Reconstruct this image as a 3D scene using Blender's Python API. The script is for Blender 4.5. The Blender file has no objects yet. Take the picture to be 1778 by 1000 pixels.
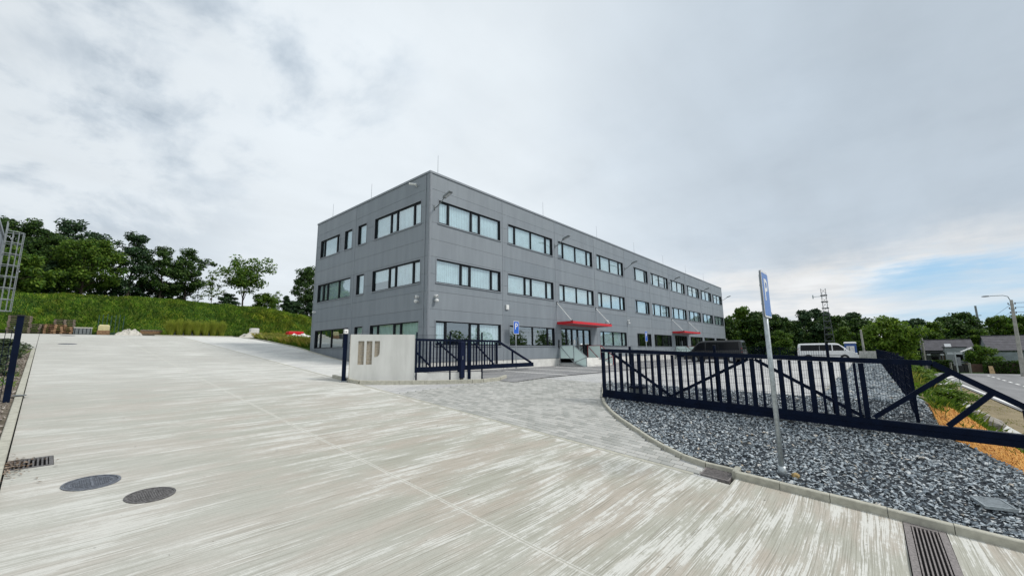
import bpy, bmesh, math, random
import numpy as np
from mathutils import Vector, Matrix
from mathutils.geometry import tessellate_polygon
R=math.radians
S=bpy.context.scene; COL=S.collection
random.seed(7); RNG=np.random.default_rng(7)

# ------------------------------------------------------------------ camera
# world: X along the long facade, Y up the driveway, Z up; the photographer stands over the origin
cam=bpy.data.cameras.new('camera'); co=bpy.data.objects.new('camera',cam); COL.objects.link(co); S.camera=co
RT=Vector((0.657,-0.754,-0.0113)).normalized()
FW=Vector((0.7463,0.6472,0.1553)).normalized()
UP=RT.cross(FW).normalized(); RT=FW.cross(UP).normalized()
co.matrix_world=Matrix(((RT.x,UP.x,-FW.x,0),(RT.y,UP.y,-FW.y,0),(RT.z,UP.z,-FW.z,2.5),(0,0,0,1)))
cam.sensor_fit='HORIZONTAL'; cam.sensor_width=36; cam.lens=705.12/1778*36
cam.clip_start=.05; cam.clip_end=3000
# ------------------------------------------------------------------ light
SUND=Vector((.38,-.58,.74)).normalized()
W=bpy.data.worlds.new('World'); S.world=W; W.use_nodes=True
nt=W.node_tree; nt.nodes.clear()
def N(t,kind,**k):
    n=t.nodes.new(kind)
    for a,b in k.items():
        if a in ('operation','blend_type','data_type','sky_type','noise_dimensions','feature','distance','interpolation_type','vector_type','sun_disc','sun_elevation','sun_rotation','air_density','dust_density','use_clamp','clamp','space','wave_type','bands_direction','offset','offset_frequency','squash'): setattr(n,a,b)
        else: n.inputs[a].default_value=b
    return n
def L(t,a,ao,b,bi): t.links.new(a.outputs[ao],b.inputs[bi])
def math_(t,op,a,b=None,c=None,clamp=False):
    n=t.nodes.new('ShaderNodeMath'); n.operation=op; n.use_clamp=clamp
    for i,v in enumerate((a,b,c)):
        if v is None: continue
        if isinstance(v,(int,float)): n.inputs[i].default_value=v
        else: t.links.new(v,n.inputs[i])
    return n.outputs[0]
def sstep(t,v,a,b):
    n=t.nodes.new('ShaderNodeMapRange'); n.interpolation_type='SMOOTHSTEP'
    t.links.new(v,n.inputs['Value']); n.inputs['From Min'].default_value=a; n.inputs['From Max'].default_value=b
    return n.outputs['Result']
def mixc(t,f,a,b,mode='MIX'):
    n=t.nodes.new('ShaderNodeMix'); n.data_type='RGBA'; n.blend_type=mode
    for i,v in ((0,f),(6,a),(7,b)):
        if isinstance(v,(int,float)): n.inputs[i].default_value=v
        elif isinstance(v,tuple): n.inputs[i].default_value=(*v,1) if len(v)==3 else v
        else: t.links.new(v,n.inputs[i])
    return n.outputs[2]
def noise(t,vec,scale,detail=4,rough=.55,dist=0):
    n=t.nodes.new('ShaderNodeTexNoise'); n.inputs['Scale'].default_value=scale; n.inputs['Detail'].default_value=detail
    n.inputs['Roughness'].default_value=rough; n.inputs['Distortion'].default_value=dist
    t.links.new(vec,n.inputs['Vector']); return n.outputs['Fac']
def vscale(t,vec,s,loc=(0,0,0)):
    n=t.nodes.new('ShaderNodeMapping'); n.inputs['Scale'].default_value=s; n.inputs['Location'].default_value=loc
    t.links.new(vec,n.inputs['Vector']); return n.outputs['Vector']

def build_world():
    t=nt
    out=N(t,'ShaderNodeOutputWorld'); bg=N(t,'ShaderNodeBackground',Strength=.1)
    L(t,bg,0,out,0)
    sky=N(t,'ShaderNodeTexSky',sky_type='NISHITA'); sky.sun_disc=False
    sky.sun_elevation=math.asin(SUND.z); sky.sun_rotation=math.atan2(SUND.x,SUND.y)
    sky.air_density=1.0; sky.dust_density=.6
    tc=N(t,'ShaderNodeTexCoord'); d=tc.outputs['Generated']
    sep=N(t,'ShaderNodeSeparateXYZ'); t.links.new(d,sep.inputs[0])
    z=math_(t,'MAXIMUM',sep.outputs[2],0.0)
    zz=math_(t,'ADD',z,.14)
    px=math_(t,'DIVIDE',sep.outputs[0],zz); py=math_(t,'DIVIDE',sep.outputs[1],zz)
    cb=N(t,'ShaderNodeCombineXYZ'); t.links.new(px,cb.inputs[0]); t.links.new(py,cb.inputs[1])
    p=cb.outputs[0]
    def dot(v):
        v=Vector(v).normalized()
        n=N(t,'ShaderNodeVectorMath',operation='DOT_PRODUCT'); t.links.new(d,n.inputs[0]); n.inputs[1].default_value=v
        return n.outputs['Value']
    pr=vscale(t,p,(1,1,1),(3.1,.6,0))
    # a closed pale deck; low towards +X it breaks into level streaks with blue between
    st=vscale(t,d,(2.2,2.2,15),(1.3,4.2,2.5))
    n1=noise(t,st,1.0,9,.58,.35)
    az=N(t,'ShaderNodeVectorMath',operation='NORMALIZE'); cbh=N(t,'ShaderNodeCombineXYZ'); t.links.new(sep.outputs[0],cbh.inputs[0]); t.links.new(sep.outputs[1],cbh.inputs[1]); t.links.new(cbh.outputs[0],az.inputs[0])
    da=N(t,'ShaderNodeVectorMath',operation='DOT_PRODUCT'); t.links.new(az.outputs[0],da.inputs[0]); da.inputs[1].default_value=(.951,-.309,0)
    zl=math_(t,'ADD',z,math_(t,'MULTIPLY',math_(t,'SUBTRACT',noise(t,vscale(t,d,(3,3,5)),1.5,6,.6),.5),.16))
    open_=math_(t,'MULTIPLY',sstep(t,da.outputs['Value'],.865,.985),sstep(t,math_(t,'SUBTRACT',.23,zl),0,.13))
    cov=math_(t,'SUBTRACT',math_(t,'ADD',n1,.45),math_(t,'MULTIPLY',open_,.50))
    cover=sstep(t,cov,.34,.66)
    n2=noise(t,pr,.8,7,.52,.15); n3=noise(t,vscale(t,pr,(1.2,.8,1),(7,2,0)),2.3,9,.58,.2)
    fwd=math_(t,'POWER',math_(t,'MAXIMUM',dot((.62,.70,.42)),0.0),4.0)
    lowx=sstep(t,dot((.90,-.28,.36)),.55,1.0)
    dark=sstep(t,n2,.42,.72)
    tl=sstep(t,dot((.22,1.10,.86)),.925,1.0)
    lf=sstep(t,dot((-.22,1.2,.36)),.88,1.0)
    n4=noise(t,vscale(t,d,(4.2,4.2,6.5),(2.2,7.1,3)),1.3,9,.60,.2)
    dk2=math_(t,'MULTIPLY',sstep(t,n3,.45,.66),math_(t,'ADD',math_(t,'MULTIPLY',tl,1.05),.08))
    dk2=math_(t,'ADD',dk2,math_(t,'MULTIPLY',sstep(t,n4,.44,.62),math_(t,'MULTIPLY',lf,.85)))
    br=math_(t,'ADD',6.2,math_(t,'MULTIPLY',fwd,.75))
    br=math_(t,'SUBTRACT',br,math_(t,'MULTIPLY',lowx,1.55))
    br=math_(t,'SUBTRACT',br,math_(t,'MULTIPLY',dark,.40))
    br=math_(t,'SUBTRACT',br,math_(t,'MULTIPLY',dk2,2.0))
    wisps=math_(t,'MULTIPLY',math_(t,'SUBTRACT',noise(t,vscale(t,pr,(.6,1.3,1)),2.6,7,.52,.15),.5),1.1)
    br=math_(t,'ADD',br,wisps)
    dw=N(t,'ShaderNodeVectorMath',operation='DOT_PRODUCT'); t.links.new(az.outputs[0],dw.inputs[0]); dw.inputs[1].default_value=(.985,.17,0)
    n5=noise(t,st,1.6,8,.6,.3)
    bank=math_(t,'MULTIPLY',math_(t,'MULTIPLY',sstep(t,dw.outputs['Value'],.84,.99),sstep(t,math_(t,'SUBTRACT',.24,zl),0,.12)),math_(t,'ADD',.35,sstep(t,n5,.40,.62)))
    br=math_(t,'ADD',br,math_(t,'MULTIPLY',bank,1.15)); rim=math_(t,'MULTIPLY',open_,1.5); br=math_(t,'ADD',br,rim)
    tint=mixc(t,math_(t,'MULTIPLY',math_(t,'ADD',dk2,lowx),.75,clamp=True),(.925,.997,1.055),(.835,.985,1.145))
    tint=mixc(t,math_(t,'MULTIPLY',math_(t,'ADD',bank,open_),.8,clamp=True),tint,(.965,.985,1.0))
    cc=N(t,'ShaderNodeVectorMath',operation='SCALE'); t.links.new(tint,cc.inputs[0]); t.links.new(br,cc.inputs['Scale'])
    skm=mixc(t,.80,sky.outputs[0],(2.75,4.65,6.5))
    col=mixc(t,cover,skm,cc.outputs[0])
    hz=sstep(t,math_(t,'SUBTRACT',.08,z),0,.08)
    col=mixc(t,math_(t,'MULTIPLY',hz,.12),col,(4.6,5.5,6.4))
    t.links.new(col,bg.inputs['Color'])
build_world()
sl=bpy.data.lights.new('sun','SUN'); sl.energy=2.0; sl.angle=R(14); sl.color=(1,.96,.9)
so=bpy.data.objects.new('sun',sl); COL.objects.link(so); so.rotation_euler=SUND.to_track_quat('Z','Y').to_euler(); so.location=(0,0,40)
S.view_settings.view_transform='Standard'; S.view_settings.look='None'; S.view_settings.exposure=.37; S.view_settings.gamma=1
S.view_settings.use_curve_mapping=False
S.render.engine='CYCLES'
S.cycles.max_bounces=6; S.cycles.transparent_max_bounces=12

# ------------------------------------------------------------------ helpers
class MB:
    def __init__(s): s.v=[]; s.f=[]; s.m=[]
    def add(s,vs,fs,mi=0):
        o=len(s.v); s.v.extend([tuple(map(float,a)) for a in vs]); s.f.extend([tuple(o+i for i in f) for f in fs]); s.m.extend([mi]*len(fs)); return s
    def box(s,x0,x1,y0,y1,z0,z1,mi=0):
        return s.add([(x0,y0,z0),(x1,y0,z0),(x1,y1,z0),(x0,y1,z0),(x0,y0,z1),(x1,y0,z1),(x1,y1,z1),(x0,y1,z1)],
          [(0,3,2,1),(4,5,6,7),(0,1,5,4),(1,2,6,5),(2,3,7,6),(3,0,4,7)],mi)
    def bbox(s,x0,x1,y0,y1,z0,z1,b=.01,mi=0):   # chamfered along the top edges
        return s.add([(x0,y0,z0),(x1,y0,z0),(x1,y1,z0),(x0,y1,z0),(x0,y0,z1-b),(x1,y0,z1-b),(x1,y1,z1-b),(x0,y1,z1-b),
          (x0+b,y0+b,z1),(x1-b,y0+b,z1),(x1-b,y1-b,z1),(x0+b,y1-b,z1)],
          [(0,3,2,1),(8,9,10,11),(0,1,5,4),(1,2,6,5),(2,3,7,6),(3,0,4,7),(4,5,9,8),(5,6,10,9),(6,7,11,10),(7,4,8,11)],mi)
    def bar(s,p0,p1,w,h,up=(0,0,1),mi=0):
        p0,p1=Vector(p0),Vector(p1); d=(p1-p0).normalized(); u=Vector(up)
        if abs(d.dot(u))>.98: u=Vector((0,1,0))
        sd=d.cross(u).normalized(); u=sd.cross(d).normalized(); sd*=w/2; u=u*(h/2)
        vs=[p+a*sd+b*u for p in (p0,p1) for a,b in ((-1,-1),(1,-1),(1,1),(-1,1))]
        return s.add(vs,[(3,2,1,0),(4,5,6,7),(0,1,5,4),(1,2,6,5),(2,3,7,6),(3,0,4,7)],mi)
    def cyl(s,p0,p1,r0,r1=None,n=8,caps=True,mi=0):
        r1=r0 if r1 is None else r1
        p0,p1=Vector(p0),Vector(p1); d=(p1-p0).normalized(); u=Vector((0,0,1)) if abs(d.z)<.9 else Vector((1,0,0))
        a=d.cross(u).normalized(); b=d.cross(a)
        vs=[]
        for p,r in ((p0,r0),(p1,r1)):
            for k in range(n): t=2*math.pi*k/n; vs.append(p+(a*math.cos(t)+b*math.sin(t))*r)
        fs=[(k,(k+1)%n,n+(k+1)%n,n+k) for k in range(n)]
        if caps: fs+= [tuple(range(n-1,-1,-1)),tuple(range(n,2*n))]
        return s.add(vs,fs,mi)
    def tube(s,pts,r,n=6,mi=0):
        for a,b in zip(pts[:-1],pts[1:]): s.cyl(a,b,r,r,n,True,mi)
        return s
    def prism(s,poly,fn,d0,d1,mi=0):   # 2-D polygon (list of (a,b)); fn(a,b,d)->xyz
        n=len(poly); vs=[fn(a,b,d0) for a,b in poly]+[fn(a,b,d1) for a,b in poly]
        tri=tessellate_polygon([[Vector((a,b,0)) for a,b in poly]])
        fs=[tuple(t) for t in tri]+[tuple(n+i for i in reversed(t)) for t in tri]+[(i,n+i,n+(i+1)%n,(i+1)%n) for i in range(n)]
        return s.add(vs,fs,mi)
    def ball(s,c,rx,ry,rz,n=8,m=6,mi=0):
        vs=[];fs=[]
        for j in range(m+1):
            ph=math.pi*j/m-math.pi/2
            for i in range(n):
                th=2*math.pi*i/n; vs.append((c[0]+rx*math.cos(ph)*math.cos(th),c[1]+ry*math.cos(ph)*math.sin(th),c[2]+rz*math.sin(ph)))
        for j in range(m):
            for i in range(n): fs.append((j*n+i,j*n+(i+1)%n,(j+1)*n+(i+1)%n,(j+1)*n+i))
        return s.add(vs,fs,mi)
    def mesh(s,name,mats,smooth=False):
        me=bpy.data.meshes.new(name); me.from_pydata(s.v,[],s.f)
        for m in (mats if isinstance(mats,(list,tuple)) else [mats]): me.materials.append(m)
        if any(s.m): me.polygons.foreach_set('material_index',s.m)
        bm=bmesh.new(); bm.from_mesh(me); bmesh.ops.recalc_face_normals(bm,faces=bm.faces); bm.to_mesh(me); bm.free()
        if smooth: me.polygons.foreach_set('use_smooth',[True]*len(me.polygons))
        me.update(); return me
    def build(s,name,mats,parent=None,smooth=False,world=True,recalc=True):
        o=bpy.data.objects.new(name,s.mesh(name,mats,smooth)); COL.objects.link(o)
        if parent is not None: adopt(o,parent,world)
        return o
def npmesh(name,V,F,mat,parent=None,smooth=False):
    """V (n,3), F (m,k) arrays -> object"""
    V=np.asarray(V,np.float32); F=np.asarray(F,np.int32); k=F.shape[1]
    me=bpy.data.meshes.new(name); me.vertices.add(len(V)); me.vertices.foreach_set('co',V.ravel())
    me.loops.add(F.size); me.loops.foreach_set('vertex_index',F.ravel())
    me.polygons.add(len(F)); me.polygons.foreach_set('loop_start',np.arange(0,F.size,k,dtype=np.int32)); me.polygons.foreach_set('loop_total',np.full(len(F),k,np.int32))
    me.polygons.foreach_set('use_smooth',[bool(smooth)]*len(F))
    me.materials.append(mat); me.update(); me.validate()
    o=bpy.data.objects.new(name,me); COL.objects.link(o)
    if parent is not None: adopt(o,parent,True)
    return o
def adopt(o,parent,world=True):
    """parent o; with world=True the mesh was written in world coordinates"""
    o.parent=parent
    if world:
        q=parent
        off=Vector((0,0,0))
        while q is not None: off+=q.location; q=q.parent
        o.location=-off
def tag(o,label=None,cat=None,group=None,kind=None):
    if label: o['label']=label
    if cat: o['category']=cat
    if group: o['group']=group
    if kind: o['kind']=kind
    return o
def thing(name,label,cat,loc=(0,0,0),group=None,rz=0):
    o=bpy.data.objects.new(name,None); COL.objects.link(o); o.location=loc; o.rotation_euler.z=rz; o.empty_display_size=.2
    return tag(o,label,cat,group)
def structure(o): o['kind']='structure'; return o
def stuff(o): o['kind']='stuff'; return o
def copy_tree(o,parent=None,label=None,loc=None,rz=None,scale=None):
    c=o.copy(); COL.objects.link(c)
    if parent is not None: c.parent=parent
    if label: c['label']=label
    if loc is not None: c.location=loc
    if rz is not None: c.rotation_euler.z=rz
    if scale is not None: c.scale=scale
    for ch in list(o.children): copy_tree(ch,c)
    return c
def inst(name,mesh,parent,loc=(0,0,0),rz=0,world=True):
    o=bpy.data.objects.new(name,mesh); COL.objects.link(o)
    if parent is not None: adopt(o,parent,world)
    o.location=Vector(o.location)+Vector(loc); o.rotation_euler.z=rz
    return o

# ------------------------------------------------------------------ terrain
def sm(a,b,x): t=np.clip((x-a)/(b-a),0,1); return t*t*(3-2*t)
def T(X,Y):
    X=np.asarray(X,float); Y=np.asarray(Y,float)
    zd=np.where(Y<46,.09*np.maximum(Y,-8),4.14+.36*(1-np.exp(-np.maximum(Y-46,0)/4)))
    zy=1.45+.025*(np.clip(Y,-.95,17.5)-17.5)
    w=np.clip((X-8.1)/7.5,0,1)*(1-sm(14,18,Y)*(1-sm(11.5,13.5,X)))
    w=w*(1-sm(20,34,Y)*(1-sm(69,74,X)))
    z=zd*(1-w)+zy*w
    yb=np.minimum(Y,-.95)
    k=sm(0,2.7,-.95-yb)*sm(9.0,13.0,X)
    z=z*(1-k)+(-.80)*k
    z=z-sm(69,78,X)*sm(-16,-4,Y)*(1-sm(30,40,Y))*1.2*(1-k)
    z=np.where((Y<-8),np.maximum(z,-.80),z)
    top=np.interp(X,[-30,-1,11,17,22,26,40,80],[8.3,8.3,8.6,8.35,7.75,7.05,6.0,5.0])
    e=sm(50.2,58.5,Y)*(1-sm(85,140,Y))
    z=z+np.maximum(top-4.5,0)*e*(1-sm(60,90,X))
    return z
def Tz(x,y): return float(T(x,y))
def noise2(X,Y,seed=0,sc=1.0):
    r=np.random.default_rng(seed); z=0
    for k in range(6):
        a=r.uniform(0,6.28); f=sc*(.6+.5*k); z=z+np.sin(f*(X*np.cos(a)+Y*np.sin(a))+r.uniform(0,6.28))/(1+.5*k)
    return z/3
def drape(name,xs,ys,off,mat,parent=None,skirt=0,smooth=True,fn=None):
    """grid sheet over the terrain; xs may be a function of y row -> (n) array"""
    rows=[]
    for y in ys:
        x=xs(y) if callable(xs) else xs
        rows.append(np.stack([x,np.full(len(x),y),T(x,np.full(len(x),y))+off],1))
    V=np.concatenate(rows); n=len(rows[0]); m=len(rows)
    if fn is not None: V[:,2]+=fn(V[:,0],V[:,1])
    F=[(j*n+i,j*n+i+1,(j+1)*n+i+1,(j+1)*n+i) for j in range(m-1) for i in range(n-1)]
    if skirt:
        ring=[i for i in range(n)]+[j*n+n-1 for j in range(1,m)]+[(m-1)*n+i for i in range(n-2,-1,-1)]+[j*n for j in range(m-2,0,-1)]
        o=len(V); low=V[ring].copy(); low[:,2]-=skirt; V=np.concatenate([V,low]); k=len(ring)
        F+=[(ring[i],o+i,o+(i+1)%k,ring[(i+1)%k]) for i in range(k)]
    return npmesh(name,V,F,mat,parent,smooth and not skirt)

# ------------------------------------------------------------------ materials
def newmat(name):
    m=bpy.data.materials.new(name); m.use_nodes=True; t=m.node_tree; b=t.nodes['Principled BSDF']
    tc=t.nodes.new('ShaderNodeTexCoord'); return m,t,b,tc.outputs['Object']
def bump(t,b,h,strength=.3,dist=.01):
    n=t.nodes.new('ShaderNodeBump'); n.inputs['Strength'].default_value=strength; n.inputs['Distance'].default_value=dist
    t.links.new(h,n.inputs['Height']); t.links.new(n.outputs[0],b.inputs['Normal'])
def plain(name,c,rough=.6,metal=0,var=.12,scale=6,bmp=0,spec=None,coat=0):
    m,t,b,o=newmat(name)
    f=noise(t,o,scale,5,.6)
    lo=tuple(x*(1-var) for x in c); hi=tuple(min(1,x*(1+var)) for x in c)
    t.links.new(mixc(t,sstep(t,f,.3,.7),lo,hi),b.inputs['Base Color'])
    b.inputs['Roughness'].default_value=rough; b.inputs['Metallic'].default_value=metal
    if spec is not None: b.inputs['Specular IOR Level'].default_value=spec
    if coat: b.inputs['Coat Weight'].default_value=coat; b.inputs['Coat Roughness'].default_value=.05
    if bmp: bump(t,b,noise(t,o,scale*8,4,.6),bmp,.01)
    return m
def island(name,cols,rough=.85,bmp=0,transl=0,pos=None):
    """colour picked per loose piece (stone, leaf, blade)"""
    m,t,b,o=newmat(name)
    g=t.nodes.new('ShaderNodeNewGeometry'); r=t.nodes.new('ShaderNodeValToRGB'); r.color_ramp.interpolation='LINEAR'
    e=r.color_ramp.elements
    while len(e)<len(cols): e.new(.5)
    for i,c in enumerate(cols):
        e[i].position=(pos[i] if pos else i/(len(cols)-1)); e[i].color=(*c,1)
    t.links.new(g.outputs['Random Per Island'],r.inputs[0])
    c=r.outputs[0]
    f=noise(t,o,1.3 if transl else 25,4,.6)
    c=mixc(t,1.0,c,mixc(t,sstep(t,f,.3,.7),(.72,.72,.72),(1.2,1.2,1.2)),'MULTIPLY')
    if name.startswith('grass_blade'):
        pv=noise(t,vscale(t,o,(1,1,.3)),.28,5,.6,.4); c=mixc(t,math_(t,'MULTIPLY',sstep(t,pv,.45,.68),.6),c,mixc(t,1.0,c,(1.9,1.25,.9),'MULTIPLY'))
        pw=noise(t,vscale(t,o,(1,1,.3)),.9,4,.6); c=mixc(t,1.0,c,mixc(t,sstep(t,pw,.3,.7),(.62,.66,.7),(1.35,1.3,1.1)),'MULTIPLY')
    t.links.new(c,b.inputs['Base Color']); b.inputs['Roughness'].default_value=rough
    if transl:
        b.inputs['Specular IOR Level'].default_value=.25
        tr=t.nodes.new('ShaderNodeBsdfTranslucent'); t.links.new(c,tr.inputs[0]); mx=t.nodes.new('ShaderNodeMixShader'); mx.inputs[0].default_value=transl
        t.links.new(b.outputs[0],mx.inputs[1]); t.links.new(tr.outputs[0],mx.inputs[2])
        t.links.new(mx.outputs[0],t.nodes['Material Output'].inputs[0])
    if bmp: bump(t,b,noise(t,o,60,4),bmp,.01)
    return m
def concrete_driveway():
    m,t,b,o=newmat('brushed_concrete')
    wob=t.nodes.new('ShaderNodeVectorMath'); wob.operation='ADD'
    wn=noise(t,vscale(t,o,(.22,.22,0)),1,2); cbx=N(t,'ShaderNodeCombineXYZ'); t.links.new(math_(t,'MULTIPLY',wn,.22),cbx.inputs[1])
    t.links.new(o,wob.inputs[0]); t.links.new(cbx.outputs[0],wob.inputs[1]); v=wob.outputs[0]
    big=noise(t,vscale(t,o,(.16,.2,0),(2.3,.4,0)),1,3,.5)        # where the slab keeps damp
    patch=noise(t,vscale(t,v,(.65,2.0,0)),1,6,.60,.15)
    lane=noise(t,vscale(t,v,(.42,10,0)),1,4,.55)                    # passes of the broom
    comb=noise(t,vscale(t,v,(.8,58,0)),1,3,.65)
    hair=noise(t,vscale(t,v,(1.5,150,0)),1,2,.7)
    frag=noise(t,vscale(t,v,(7,20,0)),1,4,.7)
    grain=noise(t,v,160,3,.75); grit=noise(t,v,45,4,.7)
    sepd=N(t,'ShaderNodeSeparateXYZ'); t.links.new(o,sepd.inputs[0])
    up=sstep(t,sepd.outputs[1],4,24)                               # paler uphill: grazing sheen put into the colour
    lft=sstep(t,math_(t,'SUBTRACT',5.2,sepd.outputs[0]),0,4.5)
    pale=math_(t,'MAXIMUM',up,math_(t,'MULTIPLY',lft,.55))
    q=math_(t,'ADD',math_(t,'MULTIPLY',patch,.95),math_(t,'MULTIPLY',lane,.80))
    q=math_(t,'ADD',q,math_(t,'MULTIPLY',comb,.85)); q=math_(t,'ADD',q,math_(t,'MULTIPLY',frag,.42))
    q=math_(t,'ADD',q,math_(t,'MULTIPLY',hair,.16))
    q=math_(t,'ADD',q,math_(t,'MULTIPLY',pale,.03)); q=math_(t,'ADD',q,math_(t,'MULTIPLY',math_(t,'SUBTRACT',big,.5),.55))
    white=sstep(t,q,1.65,1.735)
    soft=sstep(t,q,1.36,1.76)
    tone=sstep(t,noise(t,vscale(t,v,(.4,1.1,0),(5,3,0)),1,5,.6),.42,.60)
    base=mixc(t,tone,(.355,.352,.295),(.395,.352,.295))
    base=mixc(t,math_(t,'MULTIPLY',pale,.80),base,(.48,.48,.455))
    base=mixc(t,math_(t,'MULTIPLY',soft,.34),base,(.54,.535,.495))
    dk=math_(t,'SUBTRACT',1.0,sstep(t,comb,.33,.50)); base=mixc(t,math_(t,'MULTIPLY',dk,math_(t,'SUBTRACT',.85,math_(t,'MULTIPLY',pale,.40))),base,(.255,.245,.205))
    col=mixc(t,math_(t,'MULTIPLY',white,math_(t,'ADD',.66,math_(t,'MULTIPLY',frag,.5)),clamp=True) if False else math_(t,'MULTIPLY',white,math_(t,'SUBTRACT',.76,math_(t,'MULTIPLY',lft,.24))),base,(.635,.635,.60))
    hl=math_(t,'SUBTRACT',1.0,sstep(t,hair,.30,.44)); col=mixc(t,math_(t,'MULTIPLY',hl,math_(t,'SUBTRACT',.52,math_(t,'MULTIPLY',pale,.2))),col,(.25,.24,.205))
    # dust bedded along the joint and along the paver edge
    dj=math_(t,'ABSOLUTE',math_(t,'SUBTRACT',sepd.outputs[0],3.983)); jn=math_(t,'ADD',dj,math_(t,'MULTIPLY',math_(t,'SUBTRACT',frag,.5),.10))
    col=mixc(t,math_(t,'MULTIPLY',math_(t,'SUBTRACT',1.0,sstep(t,jn,.008,.05)),.6),col,(.64,.635,.60))
    de=math_(t,'SUBTRACT',8.10,sepd.outputs[0]); en=math_(t,'ADD',de,math_(t,'MULTIPLY',math_(t,'SUBTRACT',patch,.42),1.5)); yy=sstep(t,sepd.outputs[1],1.9,2.4)
    col=mixc(t,math_(t,'MULTIPLY',math_(t,'MULTIPLY',math_(t,'SUBTRACT',1.0,sstep(t,en,.03,.20)),.75),yy),col,(.65,.645,.61))
    col=mixc(t,1.0,col,mixc(t,grit,(.84,.84,.84),(1.16,1.16,1.16)),'MULTIPLY')
    col=mixc(t,1.0,col,mixc(t,grain,(.80,.80,.80),(1.2,1.2,1.2)),'MULTIPLY')
    sp=noise(t,v,9,2,.5); col=mixc(t,math_(t,'MULTIPLY',sstep(t,sp,.755,.775),.7),col,(.12,.11,.09))   # droppings and stones
    t.links.new(col,b.inputs['Base Color']); b.inputs['Roughness'].default_value=.78; b.inputs['Specular IOR Level'].default_value=.3
    h=math_(t,'ADD',math_(t,'MULTIPLY',comb,.5),math_(t,'MULTIPLY',hair,.6)); h=math_(t,'ADD',h,math_(t,'MULTIPLY',grain,.35))
    bump(t,b,h,.55,.006); return m
def paving(name,c1,c2,mortar,bw,bh,scale_far=True):
    m,t,b,o=newmat(name)
    br=N(t,'ShaderNodeTexBrick',Scale=1.0); br.inputs['Brick Width'].default_value=bw; br.inputs['Row Height'].default_value=bh
    br.inputs['Mortar Size'].default_value=.006; br.inputs['Color1'].default_value=(*c1,1); br.inputs['Color2'].default_value=(*c2,1); br.inputs['Mortar'].default_value=(*mortar,1)
    mp=t.nodes.new('ShaderNodeMapping'); mp.inputs['Rotation'].default_value=(0,0,R(90)); t.links.new(o,mp.inputs[0]); t.links.new(mp.outputs[0],br.inputs['Vector'])
    pat=noise(t,vscale(t,o,(.35,.9,0)),1,6,.65,.4)
    c=mixc(t,1.0,br.outputs['Color'],mixc(t,sstep(t,pat,.36,.64),(.86,.86,.87),(1.12,1.12,1.10)),'MULTIPLY')
    gr=noise(t,o,90,3,.7); c=mixc(t,1.0,c,mixc(t,gr,(.85,.85,.85),(1.15,1.15,1.15)),'MULTIPLY')
    t.links.new(c,b.inputs['Base Color']); b.inputs['Roughness'].default_value=.8; b.inputs['Specular IOR Level'].default_value=.3
    bump(t,b,br.outputs['Fac'],-.4,.004); return m
def paver_mat():
    m,t,b,o=newmat('paver_concrete')
    g=t.nodes.new('ShaderNodeNewGeometry'); oi=t.nodes.new('ShaderNodeObjectInfo')
    rr=math_(t,'FRACT',math_(t,'ADD',g.outputs['Random Per Island'],oi.outputs['Random']))
    c=mixc(t,rr,(.29,.295,.275),(.46,.455,.43))
    wv=noise(t,vscale(t,g.outputs['Position'],(.6,1.3,0)),1,5,.65,.3)
    c=mixc(t,math_(t,'MULTIPLY',sstep(t,wv,.42,.66),.35),c,(.48,.48,.46))
    gr=noise(t,g.outputs['Position'],120,3,.7); c=mixc(t,1.0,c,mixc(t,gr,(.82,.82,.82),(1.18,1.18,1.18)),'MULTIPLY')
    t.links.new(c,b.inputs['Base Color']); b.inputs['Roughness'].default_value=.8; b.inputs['Specular IOR Level'].default_value=.3
    bump(t,b,gr,.25,.004); return m
def soil(name,c1,c2,c3,sc=.6):
    m,t,b,o=newmat(name)
    a=noise(t,o,sc,8,.65,.3); d=noise(t,o,sc*14,5,.7)
    c=mixc(t,sstep(t,a,.38,.62),c1,c2); c=mixc(t,math_(t,'MULTIPLY',sstep(t,d,.5,.7),.6),c,c3)
    t.links.new(c,b.inputs['Base Color']); b.inputs['Roughness'].default_value=.95; b.inputs['Specular IOR Level'].default_value=.15
    bump(t,b,d,.7,.05); return m
def asphalt():
    m,t,b,o=newmat('asphalt')
    a=noise(t,vscale(t,o,(.15,.6,0)),1,6,.6); g=noise(t,o,60,3,.7)
    c=mixc(t,sstep(t,a,.35,.65),(.17,.17,.175),(.235,.235,.24)); c=mixc(t,1.0,c,mixc(t,g,(.7,.7,.7),(1.3,1.3,1.3)),'MULTIPLY')
    t.links.new(c,b.inputs['Base Color']); b.inputs['Roughness'].default_value=.85; bump(t,b,g,.4,.01); return m
def cast_wall():
    m,t,b,o=newmat('cast_concrete')
    a=noise(t,vscale(t,o,(2,2,.5)),1,6,.65,.3); s=noise(t,vscale(t,o,(9,9,.7)),1,4,.6); g=noise(t,o,70,3,.7)
    c=mixc(t,sstep(t,a,.35,.65),(.55,.555,.53),(.63,.635,.61)); c=mixc(t,math_(t,'MULTIPLY',sstep(t,s,.52,.72),.2),c,(.45,.45,.43))
    c=mixc(t,1.0,c,mixc(t,g,(.9,.9,.9),(1.1,1.1,1.1)),'MULTIPLY')
    t.links.new(c,b.inputs['Base Color']); b.inputs['Roughness'].default_value=.85; bump(t,b,g,.2,.004); return m
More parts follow.
